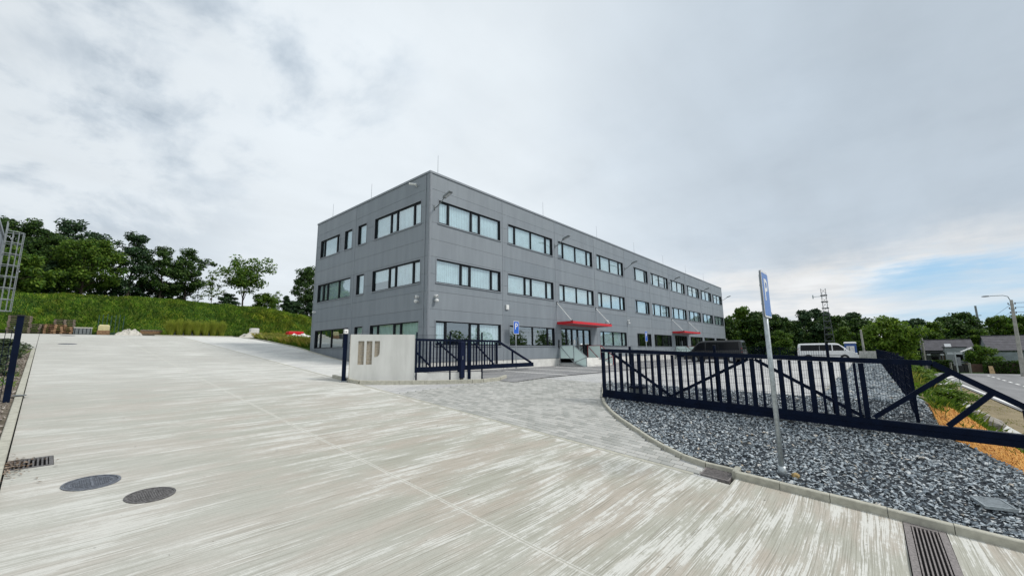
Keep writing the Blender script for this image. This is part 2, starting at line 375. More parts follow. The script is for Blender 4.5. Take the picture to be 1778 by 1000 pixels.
def panel_mat():
    m,t,b,o=newmat('facade_panel_grey')
    oi=t.nodes.new('ShaderNodeObjectInfo')
    c=mixc(t,oi.outputs['Random'],(.208,.238,.268),(.228,.256,.284))
    st=noise(t,vscale(t,o,(2.2,2.2,.25)),1,5,.6); c=mixc(t,1.0,c,mixc(t,sstep(t,st,.3,.7),(.91,.91,.915),(1.06,1.06,1.055)),'MULTIPLY')
    t.links.new(c,b.inputs['Base Color']); b.inputs['Roughness'].default_value=.5; b.inputs['Specular IOR Level'].default_value=.4
    w=N(t,'ShaderNodeTexWave',Scale=14.0); w.bands_direction='Z'; t.links.new(o,w.inputs['Vector'])
    h=math_(t,'ADD',math_(t,'MULTIPLY',w.outputs['Fac'],.25),math_(t,'MULTIPLY',noise(t,vscale(t,o,(.7,.7,1.5)),1,3),1.5))
    bump(t,b,h,.10,.01); return m
def glass_mat(name,tint):
    m=bpy.data.materials.new(name); m.use_nodes=True; t=m.node_tree; t.nodes.clear()
    out=N(t,'ShaderNodeOutputMaterial'); mx=N(t,'ShaderNodeMixShader'); tr=N(t,'ShaderNodeBsdfTransparent'); gl=N(t,'ShaderNodeBsdfGlossy')
    tr.inputs[0].default_value=(*tint,1); gl.inputs['Roughness'].default_value=.015; gl.inputs['Color'].default_value=(.87,.96,1.0,1)
    lw=N(t,'ShaderNodeLayerWeight',Blend=.5)
    tc=N(t,'ShaderNodeTexCoord'); bp=N(t,'ShaderNodeBump',Strength=.05,Distance=.02)
    t.links.new(noise(t,tc.outputs['Object'],1.7,2),bp.inputs['Height']); L(t,bp,0,gl,'Normal')
    f=math_(t,'ADD',.36,math_(t,'MULTIPLY',math_(t,'POWER',lw.outputs['Facing'],4.0),.64),clamp=True)   # coated double glazing
    t.links.new(f,mx.inputs[0]); L(t,tr,0,mx,1); L(t,gl,0,mx,2); L(t,mx,0,out,0); return m
M={}
M['concrete']=concrete_driveway(); M['paver']=paver_mat()
M['yard']=paving('yard_paving',(.43,.43,.43),(.49,.49,.485),(.24,.24,.235),.24,.16)
M['upper']=paving('upper_paving',(.57,.57,.55),(.63,.63,.61),(.44,.44,.42),.3,.2)
M['kerb']=plain('kerb_concrete',(.41,.40,.335),.85,var=.14,scale=9,bmp=.35)
M['plinth']=plain('plinth_concrete',(.64,.635,.61),.8,var=.1,scale=3,bmp=.15)
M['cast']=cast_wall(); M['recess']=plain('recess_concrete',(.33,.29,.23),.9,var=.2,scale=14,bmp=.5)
M['panel']=panel_mat(); M['joint']=plain('joint_dark',(.05,.052,.055),.8)
M['trim']=plain('trim_grey',(.225,.25,.28),.45,var=.05); M['frame']=plain('frame_anthracite',(.006,.009,.013),.45,var=.1,spec=.25)
M['anth']=plain('anthracite_steel',(.003,.0075,.023),.6,var=.25,scale=3,bmp=.03,spec=.09)
M['navy']=plain('navy_steel',(.005,.010,.034),.5,var=.1,spec=.15)
M['galv']=plain('galvanised_steel',(.40,.44,.46),.42,metal=.55,var=.18,scale=22)
M['steel']=plain('dull_steel',(.20,.22,.23),.5,metal=.4,var=.15)
M['glass']=glass_mat('window_glass',(.88,.96,.97)); M['glassdoor']=glass_mat('door_glass',(.45,.52,.52))
M['blind']=plain('blind_fabric',(.74,.83,.85),.8,var=.08,scale=2); M['inner']=plain('room_wall',(.17,.18,.175),.9); M['floor_in']=plain('room_floor',(.14,.13,.12),.8)
M['red']=plain('canopy_red',(.58,.012,.022),.35,var=.1); M['redframe']=plain('railing_red',(.30,.015,.03),.4)
M['frost']=plain('frosted_glass',(.74,.84,.83),.25,var=.05)
M['white']=plain('white_paint',(.78,.78,.77),.4,var=.05); M['whiteplastic']=plain('white_plastic',(.72,.73,.72),.5,var=.08)
M['line']=plain('line_paint',(.78,.78,.76),.8,var=.25,scale=18)
M['blue']=plain('sign_blue',(.012,.115,.56),.35,var=.05); M['signback']=plain('sign_back',(.20,.22,.24),.5,metal=.3)
M['iron']=plain('cast_iron',(.145,.158,.185),.55,metal=.3,var=.35,scale=30,bmp=.6); M['iron2']=plain('rusty_iron',(.13,.125,.125),.7,metal=.2,var=.45,scale=30,bmp=.6)
M['glareblue']=plain('sign_blue_glare',(.10,.21,.52),.4,var=.06)  # washed-out sign blue: sky glare on the plate mixed into the colour
M['galv_dull']=plain('galvanised_dull',(.24,.265,.28),.55,metal=.35,var=.2,scale=22)
M['bays']=paving('bay_paving',(.235,.235,.24),(.275,.275,.28),(.14,.14,.14),.24,.16)
M['iron_dark']=plain('cast_iron_dark',(.10,.112,.135),.6,metal=.2,var=.35,scale=30,bmp=.6)
M['pit']=plain('drain_pit',(.02,.018,.018),.95)
M['asphalt']=asphalt()
M['stone']=island('crushed_stone',[(.14,.168,.20),(.26,.305,.34),(.37,.42,.455),(.48,.52,.54),(.58,.60,.60),(.50,.41,.30)],.7,.3,pos=[0,.22,.55,.86,.97,1])
M['stonebase']=soil('stone_dust',(.035,.042,.052),(.06,.07,.08),(.10,.11,.12),3)
M['pebble']=island('bed_pebble',[(.14,.11,.09),(.30,.26,.22),(.42,.38,.34)],.9,.3)
M['grass_soil']=soil('grass_ground',(.02,.055,.007),(.04,.09,.010),(.07,.115,.02),.35)
M['verge']=soil('dry_verge',(.22,.18,.115),(.30,.245,.16),(.10,.12,.04),.8)
M['bank']=soil('bank_soil',(.16,.135,.085),(.21,.18,.11),(.09,.11,.03),.9)
M['blade']=island('grass_blade',[(.022,.068,.006),(.06,.15,.010),(.13,.235,.018),(.27,.34,.06)],.7,0,.35)
M['blade_dry']=island('grass_blade_dry',[(.11,.16,.02),(.24,.28,.045),(.40,.37,.12)],.8,0,.35)
M['blade_orn']=island('ornamental_blade',[(.17,.24,.02),(.32,.38,.045),(.42,.42,.09)],.7,0,.4)
M['leaf_dark']=island('leaf_dark',[(.016,.042,.012),(.042,.095,.02),(.105,.175,.034)],.55,0,.28)
M['leaf_pine']=island('leaf_bluegreen',[(.014,.038,.018),(.034,.08,.032),(.08,.14,.05)],.55,0,.22)
M['leaf_grey']=island('leaf_greygreen',[(.05,.08,.04),(.10,.14,.075),(.17,.21,.12)],.6,0,.3)
M['leaf_mid']=island('leaf_mid',[(.028,.075,.010),(.085,.17,.018),(.18,.265,.035)],.55,0,.35)
M['leaf_light']=island('leaf_light',[(.05,.105,.012),(.12,.215,.022),(.22,.32,.04)],.55,0,.38)
M['bark']=plain('bark',(.055,.042,.032),.95,var=.4,scale=9,bmp=.8)
M['orange']=None
M['wood']=plain('pallet_wood',(.25,.15,.085),.9,var=.35,scale=9,bmp=.4); M['wood_grey']=plain('old_wood',(.16,.13,.105),.9,var=.35,scale=9,bmp=.4)
M['tarp']=plain('pale_tarp',(.50,.48,.43),.6,var=.12,scale=3,bmp=.4)
M['tyre']=plain('tyre',(.018,.018,.018),.85); M['blackplastic']=plain('black_plastic',(.02,.021,.023),.5)
M['carglass']=plain('car_glass',(.005,.006,.008),.1,spec=.2); M['carwhite']=plain('car_white',(.74,.75,.76),.25,var=.03,coat=.6)
M['cardark']=plain('car_dark',(.008,.009,.011),.3,var=.05,coat=.25); M['lamp']=plain('lamp_lens',(.5,.52,.54),.15); M['taillamp']=plain('tail_lamp',(.3,.01,.012),.2)
M['rim']=plain('alloy_rim',(.45,.46,.47),.35,metal=.7)
M['rock']=plain('boulder_stone',(.27,.25,.22),.9,var=.3,scale=3,bmp=.6)
M['pole']=plain('pole_concrete',(.36,.35,.32),.9,var=.2,scale=4)
M['slate']=plain('slate_roof',(.085,.082,.095),.75,var=.2,scale=2); M['house']=plain('house_render',(.30,.33,.35),.85,var=.1,scale=1.5)
M['brown']=plain('brown_timber',(.095,.055,.038),.8,var=.25,scale=4); M['fencegrey']=plain('grey_fence_board',(.26,.30,.325),.7,var=.12,scale=2)
M['hedge']=island('hedge_leaf',[(.016,.045,.008),(.04,.085,.014),(.08,.14,.022)],.6,0,.3)
M['wcblue']=plain('toilet_blue',(.03,.09,.30),.5); M['insul']=plain('insulator_brown',(.06,.03,.02),.3)

def frosted():
    m,t,b,o=newmat('frosted_glass_panel'); b.inputs['Base Color'].default_value=(.74,.84,.83,1); b.inputs['Roughness'].default_value=.3
    tr=N(t,'ShaderNodeBsdfTranslucent'); tr.inputs[0].default_value=(.80,.90,.89,1); mx=N(t,'ShaderNodeMixShader'); mx.inputs[0].default_value=.5
    L(t,b,0,mx,1); L(t,tr,0,mx,2); t.links.new(mx.outputs[0],t.nodes['Material Output'].inputs[0]); return m
M['frost']=frosted()
# ================================================================== ground
def axis(*segs):
    out=[]
    for a,b,s in segs: out+=list(np.arange(a,b-1e-6,s))
    out.append(segs[-1][1]); return np.array(out)
def build_ground():
    xs=axis((-160,-20,14),(-20,-6,2),(-6,18,.5),(18,80,1.5),(80,140,6),(140,600,40))
    ys=axis((-140,-20,12),(-20,-8,2),(-8,19,.5),(19,50,1),(50,62,.6),(62,90,2),(90,500,30))
    def f(X,Y):
        p=((X>-.6)&(X<8.6)&(Y<48.6))|((X>=8.6)&(X<69.5)&(Y>-1.5)&(Y<18.2))|((X>=8.6)&(X<13.2)&(Y>=18)&(Y<48.6))|((X>=8.6)&(X<12.9)&(Y<=-1.5)&(Y>-5))
        q=((X>-8.5)&(X<=-.6)&(Y>31.5)&(Y<48.6))
        b=(X>13.0)&(X<73.5)&(Y>17)&(Y<32)
        r=(Y<-3.0)&(X>9)
        lump=noise2(X,Y,3,1.4)*.14*sm(50,54,Y)*(1-sm(75,90,Y))
        return np.where(p|q,-.14,0)+np.where(b,-.4,0)+np.where(r,-.03,0)+lump
    return structure(drape('ground',xs,ys,0,M['grass_soil'],fn=f))
ground=build_ground()
ys_dr=np.concatenate([np.arange(-9,44,1.0),np.arange(44,48.2,.5)])
driveway=structure(drape('driveway',np.array([-.16,8.1]),ys_dr,-.075,M['joint']))
def slab(x0,x1,y0,y1,mat='concrete'):
    ys=np.unique(np.clip(np.concatenate([np.arange(y0,y1,1.0),[y1]]),y0,y1))
    o=drape('concrete_slab',np.linspace(x0,x1,4),ys,0,M[mat],driveway,skirt=.1); return o
slab(-.14,3.973,-9,-.52); slab(3.993,8.42,-9,-.52)
slab(-.14,3.973,-.08,9.655); slab(.335,3.973,9.655,10.225); slab(-.14,3.973,10.225,48.2)     # the grate sits in a gap
slab(3.993,8.42,-.08,2.06); slab(3.993,8.10,2.06,48.2)
slab(-8,-.16,32.45,48.2)
for a,b in ((6.6,8.36),):   # strip beside the channel drain
    pass
# joint filler: a dusty sealing line and the pale edging beside the pavers
sealer=drape('joint_sealer',np.array([3.972,3.994]),ys_dr,-.002,M['kerb'],driveway)
edge=drape('edge_band',np.array([8.102,8.20]),np.arange(2.7,47,1.0),.003,M['kerb'],driveway)
yx=axis((8.15,16,.5),(16,69,2))
yard=structure(drape('yard_paving',lambda y:np.maximum(yx,8.9 if y<2.3 else 8.15) if y>1.4 else np.linspace(15.4,69,len(yx)),np.concatenate([np.array([1.1,1.39]),np.array([1.41,1.9,2.29]),np.array([2.31,2.62]),np.arange(3.1,17.6,.55),[17.53]]),-.024,M['yard']))
upper=structure(drape('upper_paving',np.linspace(8.2,13.2,8),np.arange(16.0,48.3,.7),-.004,M['upper']))
bays=structure(drape('parking_bays',axis((13.4,16,.5),(16,69,2)),np.concatenate([np.arange(11.6,17.5,.5),[17.53]]),.007,M['bays']))
for k in range(14):
    x=17.6+2.95*k; m=MB()
    ya,yb=11.65,16.6
    for i in range(8):
        y0=ya+(yb-ya)*i/8; y1=ya+(yb-ya)*(i+1)/8
        m.add([(x,y0,Tz(x,y0)+.013),(x+.20,y0,Tz(x+.20,y0)+.013),(x+.20,y1,Tz(x+.20,y1)+.013),(x,y1,Tz(x,y1)+.013)],[(0,1,2,3)])
    m.build('parking_line',M['line'],bays)

# ------------------------------------------------------------------ kerbs
def resample(pts,step):
    P=[Vector((*p,0)) for p in pts]; out=[P[0]]; acc=0; d=[0]
    for a,b in zip(P[:-1],P[1:]): d.append(d[-1]+(b-a).length)
    n=max(1,round(d[-1]/step)); res=[]
    for k in range(n+1):
        s=d[-1]*k/n
        for i in range(len(P)-1):
            if s<=d[i+1]+1e-9:
                res.append(P[i]+(P[i+1]-P[i])*((s-d[i])/max(d[i+1]-d[i],1e-9))); break
    return res
def kerb(name,pts,step,w=.1,h=.11,mat='kerb',gap=.008,hf=None):
    root=structure(thing(name,None,None,(0,0,0)))
    q=resample(pts,step)
    for i,(a,b) in enumerate(zip(q[:-1],q[1:])):
        d=(b-a).normalized(); n=Vector((-d.y,d.x,0)); a2=a+d*gap/2; b2=b-d*gap/2; c=.012
        jit=random.uniform(-.004,.004)
        prof=[(-w/2,-.12),(-w/2,h-c),(-w/2+c,h),(w/2-c,h),(w/2,h-c),(w/2,-.12)]
        vs=[]
        for p in (a2,b2):
            z=(hf(p.x,p.y) if hf else Tz(p.x,p.y))+jit
            vs+=[(p.x+n.x*u,p.y+n.y*u,z+v) for u,v in prof]
        k=6
        m=MB().add(vs,[(i,(i+1)%k,k+(i+1)%k,k+i) for i in range(k)]+[tuple(range(k)),tuple(range(2*k-1,k-1,-1))])
        m.build('kerb_stone',M[mat],root)
    return root
CURVE=[(8.66,2.10),(8.64,2.75),(8.80,3.18),(9.2,3.82),(9.75,4.5),(10.35,5.22),(11.0,5.85),(11.65,6.38),(12.3,6.78),(13.0,7.15),(14.0,7.68),(15.4,8.35)]
kerb('kerb',[(8.47,2.06),(8.47,-4.6)],.64,.115,.11)
kerb('kerb',[(8.44,2.07),(8.70,2.07)],.3,.10,.115)
kerb('kerb',CURVE,.5,.085,.075)
kerb('kerb',[(-.225,-4),(-.225,32.3)],.9,.13,.055)
kerb('kerb',[(-.3,32.35),(-4.6,32.35)],.9,.12,.055)
kerb('kerb',[(8.12,16.9),(8.12,15.05),(10.1,13.9),(12.4,12.57),(13.5,12.5),(14.4,12.95)],.5,.12,.135)
kerb('kerb',[(12.95,17.5),(12.95,31.6),(13.45,42),(12.6,48.0)],1.0,.12,.06)
kerb('kerb',[(12.6,48.25),(6.6,48.25)],1.0,.12,.08)
kerb('kerb',[(15.55,8.35),(15.55,1.3),(67,1.3)],1.0,.08,.02)

# ------------------------------------------------------------------ block pavers of the entrance
def curve_y(x):   # kerb curve as y of x  (pavers lie above it)
    return np.interp(x,[p[0] for p in CURVE],[p[1] for p in CURVE])
def curve_x(y): return np.interp(y,[p[1] for p in CURVE],[p[0] for p in CURVE])
def build_pavers():
    Lx,Ly=.165,.245; cand=[]
    i=0; x=8.215
    while x<15.2:
        y=2.62-(Ly/2 if i%2 else 0)
        while y<12.4:
            cx,cy=x+Lx/2,y+Ly/2
            ok=cx<curve_x(min(cy+.10,8.35))-.115-Lx*.25 and cy>2.66
            if cy>8.35-.1: ok=True
            if cx>13.35 and cy>11.55: ok=False
            if ok: cand.append((math.hypot(cx,cy),x,y))
            y+=Ly
        x+=Lx; i+=1
    cand.sort(); rest=MB(); protos=[MB().bbox(-Lx/2+.004,Lx/2-.004,-Ly/2+.004,Ly/2-.004,-.05,.003,.009).mesh('paver',M['paver'])]
    for k,(d,x,y) in enumerate(cand):
        cx,cy=x+Lx/2,y+Ly/2; z=Tz(cx,cy)+random.uniform(-.002,.003)
        gx=(Tz(cx+.1,cy)-Tz(cx-.1,cy))/.2; gy=(Tz(cx,cy+.1)-Tz(cx,cy-.1))/.2
        if k<300:
            o=inst('paver',protos[0],yard,(cx,cy,z)); o.rotation_euler=(math.atan(gy)+random.uniform(-.008,.008),-math.atan(gx)+random.uniform(-.008,.008),0)
        else:
            a,b=Lx/2-.0065,Ly/2-.0065
            rest.add([(cx+u,cy+v,z+gx*u+gy*v-q) for q in (0,.03) for u,v in ((-a,-b),(a,-b),(a,b),(-a,b))],[(0,1,2,3),(0,4,5,1),(1,5,6,2),(2,6,7,3),(3,7,4,0)])
    o=rest.build('paver',M['paver'],yard); o['kind']='stuff'
build_pavers()

# ------------------------------------------------------------------ gravel bed of dark crushed stone
def grav_x(y,k=24):
    if y<2.02: l=8.53
    elif y<2.15: l=8.75
    else: l=float(curve_x(y))+.05
    if y<-.98: r=12.75+(y+.98)*.75
    elif y<1.26: r=66.5
    else: r=15.5
    return l,max(r,l+.05)
gb=[]
for nm,ys in (('a',np.concatenate([np.arange(-4.6,-.98,.2),[-.981]])),('b',np.linspace(-.979,1.259,8)),('c',np.concatenate([np.arange(1.261,8.3,.22),[8.32]]))):
    o=drape('gravel_bed',(lambda y:np.linspace(*grav_x(y),60 if -.98<y<1.26 else 24)),ys,.028,M['stonebase']); structure(o); gb.append(o)
def stones(name,n,region,smin,smax,mat,seed,layers=.05,light=0,off=.03,flat=.65):
    r=np.random.default_rng(seed); base=[]
    for k in range(10):
        bm=bmesh.new()
        for p in r.normal(size=(8,3)): 
            p=p/np.linalg.norm(p)*r.uniform(.75,1.1); bm.verts.new(p)
        bmesh.ops.convex_hull(bm,input=bm.verts); bmesh.ops.delete(bm,geom=[v for v in bm.verts if not v.link_faces],context='VERTS')
        bmesh.ops.triangulate(bm,faces=bm.faces); bm.verts.index_update()
        base.append((np.array([v.co[:] for v in bm.verts]),np.array([[v.index for v in f.verts] for f in bm.faces]))); bm.free()
    P=region(r,n); n=len(P); z=T(P[:,0],P[:,1]); Vs=[];Fs=[];o=0
    which=r.integers(0,10,n)
    for k in range(10):
        idx=np.where(which==k)[0]; bv,bf=base[k]; m=len(idx)
        if m==0: continue
        s=smin+(smax-smin)*r.random(m)**2.2; sc=np.stack([s*r.uniform(.75,1.25,m),s*r.uniform(.6,1.0,m),s*r.uniform(flat-.25,flat,m)],1)
        v=bv[None]*sc[:,None]
        for ax,amp in ((0,.6),(1,.6),(2,6.28)):
            a=r.uniform(-amp,amp,m); c,sn=np.cos(a)[:,None],np.sin(a)[:,None]
            i,j=[(1,2),(2,0),(0,1)][ax]; vi=v[:,:,i]*c-v[:,:,j]*sn; vj=v[:,:,i]*sn+v[:,:,j]*c; v=v.copy(); v[:,:,i]=vi; v[:,:,j]=vj
        v=v+np.stack([P[idx,0],P[idx,1],z[idx]+off+r.uniform(-.01,layers,m)],1)[:,None]
        Vs.append(v.reshape(-1,3)); Fs.append((bf[None]+(np.arange(m)*len(bv))[:,None,None]+o).reshape(-1,3)); o+=m*len(bv)
    return stuff(npmesh(name,np.concatenate(Vs),np.concatenate(Fs),mat))
def reg_near(r,n):
    out=[]
    while len(out)<n:
        x,y=r.uniform(8.5,15.5),r.uniform(-4.4,8.2); l,rr=grav_x(y); rr=min(rr,15.5)
        d=math.hypot(x,y)
        if l+.03<x<rr-.02 and r.random()<min(1,(11.5/max(d,9))**1.3): out.append((x,y))
    return np.array(out)
def reg_strip(r,n):
    x=15.5+50*r.random(n)**1.6; return np.stack([x,r.uniform(-.92,1.24,n)],1)
stones('gravel',27000,reg_near,.020,.056,M['stone'],11,.055,flat=.50)
stones('gravel',9000,reg_strip,.05,.11,M['stone'],12)
# two or three odd stones one can single out
for (x,y,s,c,lab) in ((8.93,1.22,.075,(.34,.24,.10),'rust and yellow stone lying in front of the foot of the parking sign post'),):
    m=MB(); bm=bmesh.new(); bmesh.ops.create_icosphere(bm,subdivisions=2,radius=1)
    for v in bm.verts: v.co*=1+.25*math.sin(7*v.co.x+3*v.co.y)*math.cos(5*v.co.z)
    me=bpy.data.meshes.new('stone'); bm.to_mesh(me); bm.free(); me.materials.append(plain('rusty_stone',c,.9,var=.5,scale=12,bmp=.5))
    o=bpy.data.objects.new('stone',me); COL.objects.link(o); o.location=(x,y,Tz(x,y)+.09); o.scale=(s,s*.8,s*.7); tag(o,lab,'stone')

# ------------------------------------------------------------------ pebbles of the planted bed at the left
structure(drape('planting_bed',np.linspace(-3.2,-.29,8),np.arange(-3,32.3,.6),.01,soil('bed_soil',(.10,.085,.065),(.20,.17,.14),(.06,.08,.02),1.2)))
def reg_bed(r,n):
    y=2+30*r.random(n)**1.2; return np.stack([-.33-2.6*r.random(n)**1.3,y],1)
stones('bed_gravel',6000,reg_bed,.025,.06,M['pebble'],13,.02,off=.015)

# ------------------------------------------------------------------ bank, gutter, road
structure(drape('bank',axis((12.6,30,.5),(30,70,2)),np.arange(-3.4,-.9,.2),.012,M['bank'],fn=lambda X,Y:noise2(X,Y,5,3)*.03))
def orange_mat():
    m,t,b,o=newmat('coir_orange')
    a=noise(t,vscale(t,o,(.8,4,1)),1.5,6,.65,.6); f=noise(t,vscale(t,o,(3,26,6)),2,5,.7,.4)
    c=mixc(t,sstep(t,a,.35,.65),(.42,.17,.025),(.66,.33,.06)); c=mixc(t,sstep(t,f,.5,.68),c,(.20,.075,.015))
    t.links.new(c,b.inputs['Base Color']); b.inputs['Roughness'].default_value=.95; bump(t,b,f,.9,.03); return m
M['orange']=orange_mat()
def mat_x(y):
    l=12.9+(y+.98)*.75 if y<-1.0 else 12.95
    r=np.interp(y,[-3.4,-2.6,-1.9,-1.0],[14.0,17.0,18.0,16.0])
    return np.linspace(l-.06,r+.5*math.sin(7*y)+.35*math.sin(17*y+1),40)
structure(drape('erosion_mat',mat_x,np.linspace(-3.4,-1.02,26),.03,M['orange'],fn=lambda X,Y:noise2(X,Y,8,5)*.02))
def strands():
    r=np.random.default_rng(5); m=[];V=[];F=[]
    for k in range(2600):
        y=r.uniform(-3.3,-1.05); xr=mat_x(y); x=r.uniform(xr[0],xr[-1]); a=r.normal(0,.5); l=r.uniform(.08,.3)
        dx,dy=math.cos(a)*l/2,math.sin(a)*l/2; w=.004; nx,ny=-math.sin(a)*w,math.cos(a)*w
        z=.05; i=len(V)
        for (u,v,h) in ((x-dx,y-dy,z-.02),(x,y,z+r.uniform(0,.03)),(x+dx,y+dy,z-.02)):
            for s in (-1,1): V.append((u+s*nx,v+s*ny,h))
        F+=[(i,i+1,i+3,i+2),(i+2,i+3,i+5,i+4)]
    V=np.array(V); V[:,2]+=T(V[:,0],V[:,1])+noise2(V[:,0],V[:,1],8,5)*.02
    stuff(npmesh('coir_fibre',V,F,island('coir_fibre',[(.35,.13,.02),(.62,.30,.06),(.75,.45,.14)],.9)))
strands()
structure(drape('verge',axis((9,75,1.5)),np.array([-5.45,-5,-4.5,-4,-3.7,-3.3]),.025,M['verge'],fn=lambda X,Y:noise2(X,Y,9,2)*.012))
GP=[(12,-3.6),(22,-3.5),(32,-3.45),(42,-3.75),(50,-4.3),(57,-5.0),(62,-5.9),(66,-7.0)]
gut=structure(thing('gutter',None,None))
q=resample(GP,1.2)
for a,b in zip(q[:-1],q[1:]):
    d=(b-a).normalized(); n=Vector((-d.y,d.x,0)); b2=b-d*.012; vs=[]
    for p in (a,b2):
        for u,h in ((-.42,.10),(-.14,.055),(.14,.055),(.42,.13)): vs.append((p.x+n.x*u,p.y+n.y*u,-.80+h))
    for p in (a,b2):
        for u in (-.42,.42): vs.append((p.x+n.x*u,p.y+n.y*u,-.92))
    MB().add(vs,[(0,1,5,4),(1,2,6,5),(2,3,7,6),(0,4,10,8),(3,9,11,7)]).build('channel_slab',M['plinth'],gut)
road=structure(drape('road',axis((-60,10,10),(10,75,5)),np.array([-14,-11,-9,-7,-5.42]),.07,M['asphalt']))
structure(drape('road',np.array([66,75.5]),np.array([-60,-40,-20,-13.99]),.066,M['asphalt']))
def strip(name,pts,w,off=.076):
    m=MB()
    for (x0,y0),(x1,y1) in zip(pts[:-1],pts[1:]):
        d=Vector((x1-x0,y1-y0,0)).normalized(); n=Vector((-d.y,d.x,0))*w/2
        m.add([(x0-n.x,y0-n.y,-.8+off),(x0+n.x,y0+n.y,-.8+off),(x1+n.x,y1+n.y,-.8+off),(x1-n.x,y1-n.y,-.8+off)],[(0,1,2,3)])
    m.build(name,M['line'],road)
strip('edge_line',[(x,-5.68) for x in range(12,58,4)],.16)
for k in range(11): strip('centre_dash',[(40+k*2.9,-8.75-.032*k*2.9),(41.5+k*2.9,-8.80-.032*k*2.9)],.16)
def boulder(x,y,s,lab,seed):
    r=np.random.default_rng(seed); bm=bmesh.new(); bmesh.ops.create_icosphere(bm,subdivisions=2,radius=1)
    ph=r.uniform(0,6,6)
    for v in bm.verts:
        c=v.co; v.co=c*(1+.16*math.sin(3*c.x+ph[0])+.14*math.sin(4*c.y+ph[1])+.12*math.sin(5*c.z+ph[2]))
    me=bpy.data.meshes.new('boulder'); bm.to_mesh(me); bm.free(); me.materials.append(M['rock'])
    o=bpy.data.objects.new('boulder',me); COL.objects.link(o); o.location=(x,y,Tz(x,y)+s[2]*.55); o.scale=s; o.rotation_euler.z=r.uniform(0,3); tag(o,lab,'boulder','boulders beside the concrete gutter')
boulder(22.6,-2.85,(.42,.36,.28),'tan boulder farthest up beside the gutter below the bank',1)
boulder(21.2,-2.75,(.45,.32,.26),'grey boulder in the middle of the boulders by the gutter',2)
boulder(19.9,-2.85,(.40,.28,.20),'mossy yellow boulder between the grey boulders by the gutter',3)
boulder(18.5,-2.8,(.55,.30,.17),'long flat pale boulder nearest to the gate beside the gutter',4)
boulder(27.5,-3.05,(.6,.35,.2),'brown flat rock at the grassy edge of the gutter',5)
# ================================================================== the office building
BX,BY=13.31,17.515; BLEN,BDEP=60.0,14.15
bld=thing('office_building','long grey three storey office building clad in metal panels with ribbon windows','office building',(BX+30,BY+7,1.45))
ROWS=[2.0,2.9,3.867,4.833,5.80,6.767,7.733,8.70,9.667,10.633,11.6,12.5]
def fF(a,d,z): return (BX+a,BY+d,z)          # front face: a along X, d into the wall
def fL(a,d,z): return (BX+d,BY+a,z)          # left face: a along Y, d into the wall
def fbox(m,fn,a0,a1,d0,d1,z0,z1,mi=0):
    p=fn(a0,d0,z0); q=fn(a1,d1,z1)
    m.box(min(p[0],q[0]),max(p[0],q[0]),min(p[1],q[1]),max(p[1],q[1]),min(p[2],q[2]),max(p[2],q[2]),mi)
H3,H2,H1=(9.70,11.05),(6.317,7.63),(2.906,4.212)
n_,W_=.72,1.74      # narrow sash, wide pane
PAT={'nWnW':(n_,W_,n_,W_),'WnWn':(W_,n_,W_,n_),'nWWn':(n_,W_,W_,n_),'nWn':(.45,2,.45),'n':(1,),'nnWW':(n_,n_,W_,W_),'WW':(1,1)}
WIN_F=[];WIN_L=[]
def addw(lst,a0,a1,h,p,bl): lst.append((a0,a1,h[0],h[1],p,bl))
addw(WIN_F,.64,5.76,H3,'nWnW','b');addw(WIN_F,.55,5.76,H2,'WnWn','b');addw(WIN_F,.55,5.76,H1,'nWnW','g')
addw(WIN_F,6.55,11.66,H3,'nWWn','b');addw(WIN_F,6.5,11.66,H2,'WnWn','b');addw(WIN_F,6.6,11.66,H1,'nWWn','d')
for k in (2,3):
    for h in (H3,H2): addw(WIN_F,6*k+.45,6*k+5.66,h,'nWWn','b')
addw(WIN_F,18.55,23.66,H1,'nWWn','g')
for h,bl in ((H3,'b'),(H2,'b'),(H1,'d')): addw(WIN_F,26.1,29.6,h,'nWn',bl)
for k in range(5,10):
    for h in (H3,H2): addw(WIN_F,6*k+.45,6*k+5.6,h,'nWWn','b')
    if k!=6: addw(WIN_F,6*k+.45,6*k+5.6,H1,'nWWn','d')
DOORS=[(12.55,16.95,2.0,4.25),(36.8,41.2,2.0,4.25)]
addw(WIN_L,.78,5.66,H3,'nWnW'[::-1] if 0 else 'WnWn','b')
WIN_L[-1]=(.78,5.66,*H3,'nWnW','b')
addw(WIN_L,6.70,7.77,H3,'n','b');addw(WIN_L,8.6,9.63,H3,'n','b');addw(WIN_L,10.38,13.4,H3,'nWn','b')
addw(WIN_L,.74,5.70,H2,'nWnW','b');addw(WIN_L,6.74,7.69,H2,'n','b');addw(WIN_L,8.52,13.47,H2,'WWnn','b')
PAT['WWnn']=(W_,W_,n_,n_); PAT['WnWn']=(W_,n_,W_,n_)
addw(WIN_L,.77,5.75,H1,'WnWn','g');addw(WIN_L,6.67,7.66,H1,'n','g');addw(WIN_L,8.5,13.5,H1,'nWWn','d')
def cut(a0,a1,z0,z1,holes):
    """rectangles left of [a0,a1]x[z0,z1] after the holes are taken out"""
    zs=sorted({z0,z1}|{z for h in holes for z in (h[2],h[3]) if z0<z<z1}); out=[]
    for u,v in zip(zs[:-1],zs[1:]):
        c=a0
        for h in sorted(holes):
            if h[2]<=u+1e-6 and h[3]>=v-1e-6 and h[1]>a0 and h[0]<a1:
                if h[0]>c: out.append((c,min(h[0],a1),u,v))
                c=max(c,h[1])
        if c<a1: out.append((c,a1,u,v))
    return out
